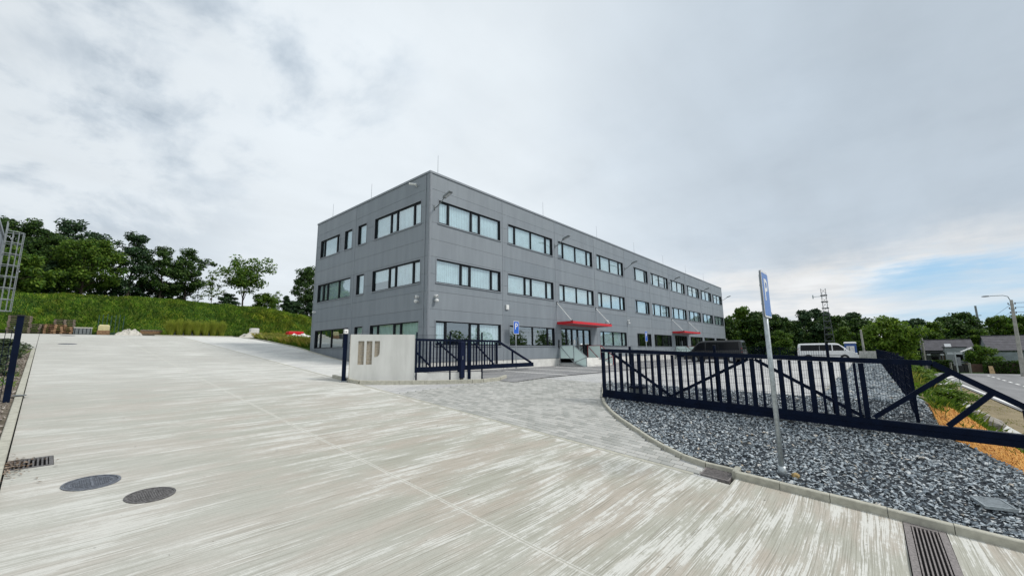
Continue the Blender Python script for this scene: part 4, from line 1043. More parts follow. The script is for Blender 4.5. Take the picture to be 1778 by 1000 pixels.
parking_sign(8.97,1.42,Tz(8.97,1.42)+.03,3.08,.60,.885,'large blue parking sign on the tall post in the gravel before the open gate',-R(1.3),.042,'glareblue')
parking_sign(19.98,17.05,Tz(19.98,17.05),3.62,.56,.84,'blue parking sign on a post before the facade, left of the first canopy',0,.03)
parking_sign(38.6,16.3,Tz(38.6,16.3),3.35,.62,1.0,'far blue parking sign on a white post before the fifth window bay',R(4),.035)
# --- drains and covers
def grate(label,x0,x1,y0,y1,nb,alongx,mat='iron',grp='drain grates',frame=.05,mb=None):
    cx,cy=(x0+x1)/2,(y0+y1)/2; g=thing('drain_grate',label,'drain grate',(cx,cy,Tz(cx,cy)),grp)
    zf=lambda x,y:Tz(x,y)
    def slab_(m,a0,a1,b0,b1,t0,t1): m.add([(x,y,zf(x,y)+t) for t in (t0,t1) for x,y in ((a0,b0),(a1,b0),(a1,b1),(a0,b1))],[(0,3,2,1),(4,5,6,7),(0,1,5,4),(1,2,6,5),(2,3,7,6),(3,0,4,7)])
    m=MB(); slab_(m,x0,x1,y0,y1,-.055,-.045); m.build('pit',M['pit'],g)
    m=MB()
    for r in ((x0,x1,y0,y0+frame),(x0,x1,y1-frame,y1),(x0,x0+frame,y0+frame,y1-frame),(x1-frame,x1,y0+frame,y1-frame)): slab_(m,*r,-.05,.006)
    m.build('frame',M[mat],g)
    for k in range(nb):
        m=MB(); u=(k+.5)/nb
        if alongx: y=y0+frame+(y1-y0-2*frame)*u; wd=(y1-y0-2*frame)/nb*.38; slab_(m,x0+frame,x1-frame,y-wd/2,y+wd/2,-.04,.003)
        else: x=x0+frame+(x1-x0-2*frame)*u; wd=(x1-x0-2*frame)/nb*.42; slab_(m,x-wd/2,x+wd/2,y0+frame,y1-frame,-.04,.003)
        m.build('grate_bar',M[mat],g)
    return g
mm=plain('channel_iron',(.21,.19,.185),.6,metal=.2,var=.3,scale=30,bmp=.5); M['channel']=mm
grate('long channel drain grate crossing the driveway to the kerb at the lower right',-.1,8.40,-.51,-.09,7,True,'channel',None,.07)
grate('small drain grate in the kerb corner at the tip of the block paving',8.22,8.60,2.12,2.60,9,False,'channel',None,.025)
grate('slotted drain grate with leaf litter against the left kerb',-.13,.33,9.66,10.22,8,False,'iron2',None,.045)
def manhole(x,y,r,label,mat,style):
    z=Tz(x,y); o=thing('manhole_cover',label,'manhole cover',(x,y,z),'round manhole covers'); o.rotation_euler.x=math.atan(.09)
    def ring(r0,r1,h0,n=40):
        m=MB(); vs=[];fs=[]
        for k in range(n):
            c,s=math.cos(2*math.pi*k/n),math.sin(2*math.pi*k/n)
            vs+=[(r0*c,r0*s,h0),(r1*c,r1*s,h0),(r1*c,r1*s,h0-.05),(r0*c,r0*s,h0-.05)]
        for k in range(n):
            a,b=4*k,4*((k+1)%n); fs+=[(a,a+1,b+1,b),(a+1,a+2,b+2,b+1),(a+3,a,b,b+3)]
        return m.add(vs,fs)
    ring(r*.9,r,.010).build('frame',M[mat],o,world=False)
    m=MB(); m.cyl((0,0,-.05),(0,0,.004),r*.885,n=40); lid=m.build('lid',M['iron_dark'] if style==0 else M[mat],o,world=False)
    d=MB()
    if style==0:
        ring(r*.70,r*.76,.007).build('rim_ring',M[mat],lid,world=False)
        d.box(-.012,.012,-r*.68,r*.68,0,.0105)
        for i in range(-9,10):
            for j in range(-9,10):
                u,v=i*r*.072,j*r*.072
                if math.hypot(u,v)<r*.66 and abs(u)>.03: d.box(u-r*.022,u+r*.022,v-r*.022,v+r*.022,0,.0100)
    else:
        ring(r*.62,r*.67,.007).build('rim_ring',M[mat],lid,world=False)
        for i in range(-6,7):
            u=i*r*.09; hh=math.sqrt(max(0,(r*.58)**2-u*u))
            if hh>.03: d.box(u-r*.02,u+r*.02,-hh,hh,0,.0105)
        for k in range(28):
            a=2*math.pi*k/28; d.box(r*.77*math.cos(a)-.012,r*.77*math.cos(a)+.012,r*.77*math.sin(a)-.012,r*.77*math.sin(a)+.012,0,.0105)
    d.build('cast_pattern',M[mat],lid,world=False); return o
manhole(.68,8.43,.30,'larger dark round manhole cover with a split lid on the pale driveway','iron',0)
manhole(1.18,7.45,.265,'smaller brownish round manhole cover just right of the larger one','iron2',1)
manhole(1.05,36.4,.40,'distant dark manhole cover on the upper driveway','iron',0)
manhole(1.25,45.5,.40,'farthest manhole cover near the crest of the driveway','iron',1)
o=thing('cover_grate','pale slotted metal lid lying in the gravel at the lower right','grate',(9.52,-1.13,Tz(9.52,-1.13)+.10)); o.rotation_euler=(0,R(-3),R(14))
m=MB(); m.box(-.21,.21,-.17,-.15,-.02,.02); m.box(-.21,.21,.15,.17,-.02,.02); m.box(-.21,-.19,-.15,.15,-.02,.02); m.box(.19,.21,-.15,.15,-.02,.02); m.build('frame',M['galv'],o,world=False)
for k in range(9): MB().box(-.175+k*.042,-.153+k*.042,-.148,.148,-.012,.012).build('grate_bar',M['galv'],o,world=False)
# litter by the left drain
def litter():
    r=np.random.default_rng(3);V=[];F=[]
    for k in range(160):
        x,y=-.16+abs(r.normal(0,.16)),9.75+r.normal(0,.28)
        if x>.5: continue
        a=r.uniform(0,6.3); l=r.uniform(.012,.035); w=l*.6; z=Tz(x,y)+.008+r.uniform(0,.02); i=len(V)
        for u,v in ((-l,0),(0,-w),(l,0),(0,w)): V.append((x+u*math.cos(a)-v*math.sin(a),y+u*math.sin(a)+v*math.cos(a),z+r.uniform(0,.015)))
        F.append((i,i+1,i+2,i+3))
    stuff(npmesh('leaf_litter',V,F,island('leaf_litter',[(.08,.05,.03),(.20,.13,.08),(.35,.30,.25)],.9)))
litter()
# ================================================================== vehicles
def van(name,label,cat,paint,Ln=5.3,Hh=1.96,half=.955,side_glass=True,win_mat='carglass',long_glass=True):
    """local: x forward, z up, centre of the wheelbase at the origin"""
    g=thing(name,label,cat)
    x0=-Ln/2; X=lambda u:x0+u
    prof=[(0,1.02),(0.03,1.45),(.10,Hh-.10),(.22,Hh-.02),(.8,Hh),(3.35,Hh),(3.62,Hh-.04),(3.80,Hh-.14),(4.20,Hh-.48),(4.52,1.14),(4.62,1.08),(4.95,.98),(5.14,.86),(5.24,.72),(5.30,.60)]
    prof=[(u*Ln/5.3,z) for u,z in prof]
    def hw(u,z):    # half width of the body side
        f=1-max(0,(u-Ln+.75)/.75)**2*.16-max(0,(.12-u)/.12)**2*.05
        tum=0 if z<1.08 else (z-1.08)/(Hh-1.08)*.135
        low=.03 if z<.42 else 0
        return (half-low)*f-tum
    rows=[]
    zs=[.30,.42,.62,.86,1.08]
    for u,zt in prof:
        lev=[min(z,zt-.02*(5-i)) for i,z in enumerate(zs)]
        up=[lev[-1]+(zt-lev[-1])*k for k in (.5,.9)]
        L_=lev+up; w=[hw(u,z) for z in L_]; w[-1]=hw(u,up[-1])-.02
        rt=[(X(u),-a,z) for a,z in zip(w,L_)]; top=[(X(u),-(w[-1]-.12),zt),(X(u),w[-1]-.12,zt)]
        rows.append(rt+top+[(X(u),a,z) for a,z in reversed(list(zip(w,L_)))])
    n=len(rows[0]); m=MB(); vs=[p for r in rows for p in r]; fs=[]
    for j in range(len(rows)-1):
        for i in range(n): fs.append((j*n+i,j*n+(i+1)%n,(j+1)*n+(i+1)%n,(j+1)*n+i))
    fs+=[tuple(range(n)),tuple(range(len(rows)*n-1,(len(rows)-1)*n-1,-1))]
    m.add(vs,fs); body=m.build('body',M[paint],g,True,world=False)
    md=body.modifiers.new('soft','EDGE_SPLIT'); md.split_angle=R(35)
    def side(nm,poly,mat,s,e=.006):
        q=MB(); P=[(X(u),s*(hw(u,z)+e),z) for u,z in poly]; q.add(P,[tuple(range(len(P)))]); return q.build(nm,M[mat],body,world=False)
    k=Ln/5.3
    for s in (-1,1):
        side('side_window',[(.28*k,1.14),(2.05*k,1.14),(2.05*k,Hh-.18),(.34*k,Hh-.18)],win_mat,s); side('side_window',[(2.07*k,1.14),(3.14*k,1.14),(3.14*k,Hh-.18),(2.07*k,Hh-.18)],win_mat,s)
        side('front_window',[(3.24*k,1.14),(4.36*k,1.14),(4.30*k,1.24),(3.78*k,Hh-.22),(3.24*k,Hh-.20)],win_mat,s)
        side('side_strip',[(.5*k,.60),(4.0*k,.60),(4.0*k,.66),(.5*k,.66)],'blackplastic',s)
        side('tail_lamp',[(.02,.95),(.10,.95),(.12,1.35),(.04,1.35)],'taillamp',s)
        q=MB(); q.ball((X(4.22*k),s*(hw(4.2,1.15)+.12),1.22),.06,.11,.11); q.build('mirror',M[paint],body,world=False)
        q=MB(); u=(1.95*k); q.add([(X(u),s*(hw(u,1.0)+.004),.45),(X(u+.012),s*(hw(u,1.0)+.004),.45),(X(u+.012),s*(hw(u,1.0)+.004),1.1),(X(u),s*(hw(u,1.0)+.004),1.1)],[(0,1,2,3)]); q.build('door_gap',M['blackplastic'],body,world=False)
        q=MB(); q.ball((X(5.16*k),s*.62,.80),.10,.20,.09); q.build('headlight',M['lamp'],body,world=False)
        for u in (.98*k,4.18*k):
            q=MB(); q.cyl((X(u),s*(half-.20),.33),(X(u),s*(half+.005),.33),.405,n=20); a=q.build('wheel_arch',M['blackplastic'],body,world=False)
            q=MB(); q.cyl((X(u),s*(half-.20),.325),(X(u),s*(half+.012),.325),.325,n=20); w=q.build('wheel',M['tyre'],g,world=False)
            q=MB(); q.cyl((X(u),s*(half-.02),.325),(X(u),s*(half+.018),.325),.205,.19,n=14); q.build('rim',M['rim'],w,world=False)
    q=MB(); q.add([(X(4.50*k)+.02,-.78,1.16),(X(4.50*k)+.02,.78,1.16),(X(3.83*k)+.02,.66,Hh-.15),(X(3.83*k)+.02,-.66,Hh-.15)],[(0,1,2,3)]); q.build('windscreen',M[win_mat],body,world=False)
    q=MB(); q.add([(X(-.003),-.72,1.12),(X(-.003),.72,1.12),(X(.07),.66,Hh-.22),(X(.07),-.66,Hh-.22)],[(0,1,2,3)]); q.build('rear_window',M[win_mat],body,world=False)
    q=MB(); q.bbox(X(Ln-.12),X(Ln+.03),-.82,.82,.28,.56,.04); q.build('bumper',M['blackplastic'] if paint=='cardark' else M[paint],body,world=False)
    q=MB(); q.bbox(X(-.06),X(.08),-.85,.85,.30,.58,.04); q.build('bumper',M['blackplastic'] if paint=='cardark' else M[paint],body,world=False)
    return g
v=van('van','white passenger van parked across the far end of the yard','van','carwhite',5.35,1.97)
v.location=(58.6,3.65,Tz(58.6,3.65)-.01); v.rotation_euler.z=R(-90)
v2=van('van','black van parked nose to the facade before the second red canopy','van','cardark',5.3,2.06)
v2.location=(43.1,11.4,Tz(43.1,11.4)-.01); v2.rotation_euler.z=R(90)
# portable toilet behind the white van
zt=Tz(70,1.9)
o=thing('portable_toilet','blue portable toilet with white roof showing behind the white van','toilet',(70,1.85,zt))
m=MB(); m.bbox(69.4,70.6,1.25,2.45,zt,3.08,.03); m.build('cabin',M['wcblue'],o)
m=MB(); m.bbox(69.35,70.65,1.2,2.5,3.082,3.30,.10); m.build('roof',M['white'],o)
m=MB(); m.box(69.385,69.398,1.45,2.25,zt+.15,2.75); m.build('door',M['white'],o)
# ================================================================== clutter along the top of the driveway
def pallet_mesh():
    m=MB()
    for k in range(5): m.box(-.6,.6,-.4+k*.165,-.4+k*.165+.12,.122,.144)
    for y in (-.36,0,.36):
        for x in (-.53,0,.53): m.box(x-.07,x+.07,y-.05,y+.05,.022,.1)
        m.box(-.6,.6,y-.05,y+.05,0,.021)
    for x in (-.53,0,.53): m.box(x-.07,x+.07,-.4,.4,.1005,.1215)
    return m
PAL=[pallet_mesh().mesh('pallet',M['wood']),pallet_mesh().mesh('pallet',M['wood_grey'])]
def pallet_stack(x,y,n,kind,lab,rz=0):
    z=Tz(x,y); g=thing('pallet_stack',lab,'pallets',(x,y,z),'pallet stacks at the foot of the grass bank',rz)
    for k in range(n):
        o=bpy.data.objects.new('pallet',PAL[kind]); COL.objects.link(o); o.parent=g; o.location=(random.uniform(-.03,.03),random.uniform(-.03,.03),k*.148); o.rotation_euler.z=random.uniform(-.05,.05)
    return g
pallet_stack(-1.25,49.2,9,1,'tall dark pallet stack behind the left receiving post')
pallet_stack(-.20,49.4,5,1,'low dark pallet stack between the tall stack and the brown pallets')
pallet_stack(.55,49.0,5,0,'brown pallet stack leaning on its taller neighbour',.12)
pallet_stack(1.1,50.1,8,1,'pallet stack standing behind the brown pallets')
pallet_stack(1.0,49.0,4,0,'short brown pallet stack beside the grey crate',-.1)
def part_box(nm,g,r,mat,b=0): m=MB(); (m.bbox(*r,b) if b else m.box(*r)); return m.build(nm,M[mat],g)
z=Tz(2.1,49.1)
o=thing('crate','dark grey plastic crate with pale lid between pallets and steel rack','crate',(2.15,49.1,z)); part_box('body',o,(1.62,2.68,48.8,49.5,z,z+.50),'steel'); part_box('lid',o,(1.60,2.70,48.78,49.52,z+.502,z+.58),'tarp')
for k in range(5): part_box('rib',o,(1.68+k*.22,1.72+k*.22,48.78,48.797,z+.03,z+.47),'frame')
z=Tz(3.8,49.6); o=thing('storage_rack','green steel storage rack with seven upright stakes before the grass bank','rack',(3.75,49.6,z)); 
M['rackgreen']=plain('rack_green',(.015,.055,.035),.5)
part_box('base_frame',o,(2.95,4.65,49.4,49.95,z+.05,z+.17),'rackgreen')
for k in range(7): part_box('stake',o,(3.0+k*.26,3.055+k*.26,49.45+.2*(k%2),49.505+.2*(k%2),z+.17,z+1.66+.06*(k%3)),'rackgreen')
z=Tz(3.3,49.0); o=thing('water_tank','yellowish tank on a rusty frame standing in the steel rack','tank',(3.35,49.05,z)); part_box('frame',o,(2.98,3.75,48.8,49.3,z,z+.36),'wood'); 
m=MB(); m.bbox(3.02,3.72,48.82,49.28,z+.363,z+.85,.10); m.build('tank',plain('tank_yellow',(.52,.47,.26),.5),o)
def heap(nm,lab,cat,x,y,sx,sy,sz,mat,seed):
    r=np.random.default_rng(seed); n=14;V=[];F=[]
    for j in range(n):
        for i in range(n):
            u,v=i/(n-1)*2-1,j/(n-1)*2-1; e=max(0,1-abs(u)**2.2)*max(0,1-abs(v)**2.2)
            V.append((u*sx*(1+.1*r.normal()),v*sy,sz*e**.8*(.35+.75*r.random())-.03))
    F=[(j*n+i,j*n+i+1,(j+1)*n+i+1,(j+1)*n+i) for j in range(n-1) for i in range(n-1)]
    o=npmesh(nm,V,F,mat); o.location=(x,y,Tz(x,y)); return tag(o,lab,cat)
heap('tarpaulin','crumpled pale tarpaulin heap right of the steel rack','tarpaulin',5.05,49.0,.8,.6,.62,M['tarp'],1)
heap('tarpaulin','smaller cream tarpaulin bundle at the foot of the steel rack','tarpaulin',4.35,48.9,.3,.4,.30,M['tarp'],2)
z=Tz(6.5,49.3); o=thing('timber_pile','pile of brown boards between the tarpaulin and the ornamental grasses','timber pile',(6.5,49.3,z))
for k in range(4):
    for j in range(3): part_box('board',o,(5.75+.05*j+random.uniform(-.05,.05),7.2+random.uniform(-.1,.1),49.1+.18*j,49.26+.18*j,z+.13*k+.02,z+.13*k+.12),'wood' if (k+j)%3 else 'wood_grey')
for k,(x,w,hh) in enumerate([(8.0,.42,.55),(8.75,.5,.6),(9.45,.62,.62),(10.2,.45,.52),(10.75,.42,.50)]):
    z=Tz(x,49.4); o=thing('container','white wire framed container behind the ornamental grasses, %s'%['leftmost of five','second from the left','the large middle one','fourth from the left','rightmost of five'][k],'container',(x,49.4,z),'white containers behind the ornamental grasses')
    part_box('body',o,(x-w/2,x+w/2,49.1,49.7,z+.02,z+hh),'whiteplastic',.04)
    fr=MB()
    for q in (0,.5,1): fr.box(x-w/2-.01,x+w/2+.01,49.07,49.098,z+.04+(hh-.1)*q,z+.07+(hh-.1)*q)
    for q in (0,.33,.67,1): fr.box(x-w/2+(w-.03)*q,x-w/2+(w-.03)*q+.03,49.05,49.069,z+.02,z+hh)
    fr.build('wire_frame',M['galv'],o)
z=Tz(17,44); 
heap('sheeting','white plastic sheeting lying in the grass left of the building','sheeting',17.3,44,1.5,.9,.75,M['white'],4)
o=thing('red_cover','red plastic cover lying on the white sheeting by the building','cover',(17.0,44.3,z+.62))
m=MB(); m.bbox(16.3,17.75,44.0,44.8,z+.62,z+.86,.07); m.build('cover',M['red'],o); m=MB(); m.bbox(16.2,17.85,43.95,44.85,z+.55,z+.618,.02); m.build('rim',M['red'],o)
heap('rubble','grey rubble heap beside the kerb end at the crest of the driveway','rubble',13.9,46.5,1.1,.8,.75,M['tarp'],6)
z=Tz(13.9,46.5); o=part_box('stone_block',None,(13.6,14.3,46.2,46.8,z+.5,z+.95),'plinth',.04); tag(o,'pale concrete block on top of the grey rubble heap','block')
# ================================================================== building slice and caged ladder at the left edge
o=thing('storage_hall','grey sheet metal hall whose corner just shows at the left edge','hall',(-6,34,3))
part_box('wall',o,(-9,-2.12,29.5,38.0,2.3,9.35),'panel'); part_box('roof_edge',o,(-9.05,-2.06,29.45,38.05,9.352,9.5),'trim')
o=thing('cage_ladder','galvanised caged ladder on the hall corner at the left edge','ladder',(-1.7,36.6,5.0))
for y in (36.35,36.85):
    MB().bar((-2.0,y,4.6),(-2.0,y,10.2),.05,.03).build('stile',M['galv_dull'],o)
m=MB()
for k in range(19): m.cyl((-2.0,36.36,4.75+k*.28),(-2.0,36.84,4.75+k*.28),.014,n=6)
m.build('rungs',M['galv_dull'],o)
def hoop(z,wd=.36,dp=.68): return [(-2.0+dp*math.sin(t)*1.0 if True else 0,36.6-wd*math.cos(t),z) for t in [math.pi*k/8 for k in range(9)]]
for k in range(8):
    MB().tube(hoop(5.1+.65*k),.022,6).build('hoop',M['galv_dull'],o)
for k in range(1,8,1):
    a=hoop(5.1)[k]; b=hoop(9.65)[k]; MB().bar(a,b,.028,.012).build('cage_strap',M['galv_dull'],o)
# ================================================================== vegetation
def tree_parts(seed,H,r,z0,nleaf,leaf,style='round',gap=.35,bark='bark',lm='leaf_dark',tr=None):
    """tapered trunk, limbs, twigs and leaf clumps spread through the crown"""
    g=np.random.default_rng(seed); wood=MB(); tr=tr or H*.022
    # trunk
    pts=[np.array([0,0,-.3])]; k=6
    for i in range(1,k+1):
        t=i/k; pts.append(np.array([g.normal(0,.02*H)*t,g.normal(0,.02*H)*t,H*.82*t]))
    rad=lambda t:tr*(1-.85*t)
    for i in range(k): wood.cyl(pts[i],pts[i+1],rad(i/k),rad((i+1)/k),7,False)
    def along(z):
        t=np.clip(z/(H*.82),0,.999)*k; i=int(t); return pts[i]*(1-(t-i))+pts[i+1]*(t-i)
    cl=[]; nl=max(7,int(11*r/2.5)+6)
    cz=(z0+H)/2; hz=(H-z0)/2
    for j in range(nl):
        f=(j+.5)/nl; za=z0*.75+(H*.80-z0*.75)*f**.9*.98
        b=along(min(za,H*.8)); a=j*2.4+g.uniform(-.4,.4)
        # reach to the envelope
        ze=z0+(H-z0)*min(.98,(f*.95+.1+g.uniform(-.06,.10)))
        if style=='cone': rr=r*(1.02-f)*g.uniform(.75,1.1)
        elif style=='flat': rr=r*g.uniform(.55,1.05)*(.5+.5*f); ze=z0+(H-z0)*g.uniform(.35,1.0)
        else: rr=r*math.sqrt(max(.05,1-((ze-cz)/hz)**2))*g.uniform(.6,1.08)
        e=np.array([math.cos(a)*rr,math.sin(a)*rr,ze]); mid=(b+e)/2+np.array([0,0,.06*rr])
        r0=tr*.45*(1-.6*f)
        wood.cyl(b,mid,r0,r0*.6,5,False); wood.cyl(mid,e,r0*.6,r0*.2,5,False); cl.append((e,1.0))
        for q in range(4):
            s=g.uniform(.35,1.0); p=b*(1-s)+e*s; d=np.array([g.normal(),g.normal(),g.normal(0.15,.6)]); d/=np.linalg.norm(d)
            e2=p+d*rr*g.uniform(.25,.5)
            wood.cyl(p,e2,r0*.3,r0*.1,4,False); cl.append((e2,.8))
    cl.append((np.array([pts[-1][0],pts[-1][1],H*.93]),.9))
    if style!='flat':
        for q in range(int(nl*1.2)):
            v=g.normal(size=3); v/=np.linalg.norm(v); rr_=g.uniform(.45,.9)
            c=np.array([v[0]*r*rr_,v[1]*r*rr_,cz+v[2]*hz*rr_])
            if style=='cone': c[:2]*=max(.1,1.0-(c[2]-z0)/(H-z0))
            cl.append((c,.8))
    cl=[c for c in cl if g.random()>gap*.35 or style=='flat']
    C=np.array([c for c,_ in cl]); w=np.array([s for _,s in cl])
    idx=g.choice(len(C),nleaf,p=w/w.sum()); rc=r*(.20 if style=='flat' else .26)*(.7+.6*g.random(len(C)))
    d=g.normal(size=(nleaf,3)); d/=np.linalg.norm(d,axis=1)[:,None]; rad_=g.random(nleaf)**.45
    P=C[idx]+d*(rc[idx]*rad_)[:,None]*np.array([1.1,1.1,.72])
    n=d*.6+g.normal(size=(nleaf,3))*.7+np.array([0,0,.5]); n/=np.linalg.norm(n,axis=1)[:,None]
    u=np.cross(n,g.normal(size=(nleaf,3))); u/=np.linalg.norm(u,axis=1)[:,None]; v=np.cross(n,u)
    s=(leaf*g.uniform(.55,1.35,nleaf))[:,None]
    V=np.stack([P-u*s,P-v*s*.55-n*s*.12,P+u*s,P+v*s*.55-n*s*.12],1).reshape(-1,3); F=np.arange(nleaf*4).reshape(-1,4)
    cr=npmesh('crown',V,F,M[lm]); cm=cr.data; bpy.data.objects.remove(cr)
    wm=wood.mesh('trunk',M[bark],True); return wm,cm
TREES={}
def tree(kind,x,y,label,s=1.0,sz=None,rz=None,group=None,name='tree',cat='tree',z=None):
    if kind not in TREES: TREES[kind]=tree_parts(**KIND[kind])
    wm,cm=TREES[kind]; zz=Tz(x,y)-.05 if z is None else z
    g=thing(name,label,cat,(x,y,zz),group); g.scale=(s,s,sz or s); g.rotation_euler.z=rz if rz is not None else random.uniform(0,6.28)
    for nm,me in (('trunk',wm),('crown',cm)):
        o=bpy.data.objects.new(nm,me); COL.objects.link(o); o.parent=g
    return g
KIND=dict(
 oak=dict(seed=1,H=8.5,r=2.5,z0=1.4,nleaf=11000,leaf=.135,lm='leaf_dark',gap=.25),
 oak2=dict(seed=2,H=7.0,r=2.2,z0=.9,nleaf=9500,leaf=.125,lm='leaf_dark',gap=.5),
 pine=dict(seed=3,H=8.5,r=2.1,z0=1.3,nleaf=7500,leaf=.13,lm='leaf_pine',gap=.6),
 broad=dict(seed=4,H=6.8,r=2.7,z0=.9,nleaf=12500,leaf=.13,lm='leaf_mid',gap=.2),
 acacia=dict(seed=5,H=8.0,r=3.7,z0=2.0,nleaf=4600,leaf=.17,style='flat',lm='leaf_mid',gap=.5,tr=.13),
 pale=dict(seed=6,H=5.4,r=1.2,z0=1.0,nleaf=900,leaf=.11,lm='leaf_light',gap=.6,tr=.06),
 bush=dict(seed=7,H=3.0,r=1.6,z0=.1,nleaf=5200,leaf=.12,lm='leaf_mid',gap=.1,tr=.07),
 darkbush=dict(seed=8,H=3.2,r=1.5,z0=.1,nleaf=5200,leaf=.12,lm='leaf_pine',gap=.1,tr=.07),
 wood=dict(seed=9,H=8.0,r=3.0,z0=.5,nleaf=9000,leaf=.22,lm='leaf_dark',gap=.1),
 wood2=dict(seed=10,H=8.0,r=2.7,z0=.5,nleaf=8000,leaf=.22,lm='leaf_mid',gap=.1),
 scots=dict(seed=21,H=8.0,r=2.3,z0=1.0,nleaf=6500,leaf=.19,lm='leaf_pine',gap=.8),
 lav=dict(seed=31,H=3.2,r=1.6,z0=.1,nleaf=4200,leaf=.13,lm='leaf_grey',gap=.1,tr=.07),
 bankbush=dict(seed=33,H=1.7,r=1.5,z0=.05,nleaf=3600,leaf=.09,lm='leaf_light',gap=.1,tr=.04),
 fir=dict(seed=11,H=8.0,r=2.1,z0=.5,nleaf=7000,leaf=.20,style='cone',lm='leaf_pine',gap=.3),
 bright=dict(seed=12,H=7.0,r=3.9,z0=.4,nleaf=13000,leaf=.21,lm='leaf_light',gap=.1),
)
GL='trees along the top of the grass bank'
tree('oak',-2.2,65.5,'dense dark tree behind the caged ladder',1.0,1.0,.3,GL)
tree('oak',-4.6,68,'dark tree at the left edge beyond the hall corner',1.0,1.05,1.9,GL)
tree('bush',-2.3,61.5,'mid green bush before the dense dark tree by the ladder',1.35,1.5,.6,GL,'bush','bush')
tree('darkbush',-.2,64.5,'very dark undergrowth shrub between the ladder tree and the broad green tree',1.3,1.3,.2,GL,'shrub','shrub')
tree('pine',1.0,69.5,'tall dark tree rising behind the broad green tree, left of its top',1.15,1.18,.4,GL)
tree('pine',3.1,70,'tall dark tree rising behind the broad green tree, right of its top',1.1,1.05,2.2,GL)
tree('broad',2.2,63.5,'broad lighter green tree in the middle of the left tree group',1.0,1.02,.9,GL)
tree('pine',6.1,65,'slender airy tree with bare stem right of the broad green tree',1.0,1.0,4.2,GL)
tree('oak2',8.9,65,'dark round tree, left one of the joined pair',.98,1.04,.5,GL)
tree('oak2',11.4,65.3,'dark round tree, right one of the joined pair',.98,1.06,3.1,GL)
tree('darkbush',10.3,66.5,'dark low shrub under the joined pair of round trees',1.1,1.0,1.1,GL,'shrub','shrub')
tree('pale',14.2,65,'thin pale tree with sparse leaves left of the spreading tree',1.0,1.0,1.0,GL)
tree('acacia',17.9,65.5,'spreading airy tree with layered crown standing alone on the bank',1.0,1.0,.4,GL)
tree('bush',20.3,64.5,'dome shaped bush right of the spreading airy tree',1.05,1.05,2,GL,'bush','bush')
tree('darkbush',16.0,65.2,'low dark shrub under the left side of the spreading airy tree',.9,.75,2.5,GL,'shrub','shrub')
tree('pale',22.4,66,'almost bare twiggy sapling between the dome bush and the building',.85,.8,2,GL,'sapling','tree')
tree('fir',23.4,65,'small dark conifer near the building on the bank',.5,.46,2,GL)
tree('darkbush',24.9,65.5,'dark shrub beside the small conifer near the building',1.1,1.05,.7,GL,'shrub','shrub')
tree('oak',27.0,66.5,'tall dark tree half hidden by the left end of the building',1.0,1.10,.8,GL)
tree('darkbush',26.6,63.5,'dark shrub at the foot of the tree by the building',1.1,1.0,4,GL,'shrub','shrub')
tree('oak',-.4,66.8,'dark tree filling the gap between the ladder tree and the broad green tree',.85,.92,2.6,GL)
tree('darkbush',4.6,66.5,'dark shrub under the slender airy tree, on its left',1.1,1.0,3.2,GL,'shrub','shrub')
tree('darkbush',7.5,67,'dark shrub under the slender airy tree, on its right',1.0,1.1,5.2,GL,'shrub','shrub')
tree('pale',12.9,66,'thin pale sapling just right of the joined round trees',.8,.75,3.0,GL,'sapling','tree')
GRR='trees beyond the yard and the road'
WL=[('wood',84.5,20.2,.95,.98,'dark tree touching the far end of the office building'),
 ('wood2',87,17.6,1.05,1.22,'tall olive green tree just right of the far building end'),
 ('wood',87,14.9,1.05,1.13,'dark tree right of the tall olive one, left of the sign post'),
 ('wood',88,12.3,1.0,1.05,'dark tree directly behind the tall parking sign post'),
 ('wood2',82,11.2,.62,.66,'small bright shrub tree right of the parking sign post'),
 ('wood',90,10.1,.85,.92,'dark tree in the dip right of the parking sign'),
 ('scots',91,8.4,1.15,1.16,'dark pine left of the white van roof'),
 ('scots',96,6.4,1.2,1.22,'dark pine behind the lattice mast'),
 ('wood',94,7.2,.95,.92,'dark tree between the two pines behind the white van'),
 ('wood',93,4.4,1.0,1.02,'dark tree right of the lattice mast behind the white van'),
 ('scots',100,2.2,1.2,1.14,'dark pine top above the blue toilet'),
 ('wood2',85,2.9,.66,.72,'low green tree behind the blue portable toilet'),
 ('wood',95,.6,1.0,.98,'dark tree left behind the large bright green tree'),
 ('bright',83,-2.35,.90,1.03,'large bright green tree beyond the corner of the yard fence'),
 ('wood',99,-5.2,1.0,.97,'dark tree right of the large bright green tree'),
 ('scots',97,-6.2,.95,1.0,'dark pine beside the slim concrete pole'),
 ('wood2',98,-8.3,.95,.90,'green tree behind the left end of the slate roofed house'),
 ('wood',104,-10.8,1.05,1.04,'dark tree behind the middle of the slate roofed house'),
 ('wood',107,-12.9,1.0,1.14,'tallest dark round tree behind the houses'),
 ('wood2',103,-14.0,.8,.74,'green tree below the distant pylon'),
 ('wood2',106,-16.8,1.05,1.0,'light green tree left of the concrete street lamp'),
 ('wood2',108,-19.5,1.05,1.02,'green tree behind the concrete street lamp'),
 ('wood',108,-22.6,1.0,1.0,'dark tree right of the concrete street lamp at the edge'),
 ('bush',82.5,-11.3,1.0,1.12,'dark bushy tree between the two slate roofed houses')]
for i,(k,x,y,s,sz,lab) in enumerate(WL): tree(k,x,y,lab,s,sz,i*1.3,GRR)
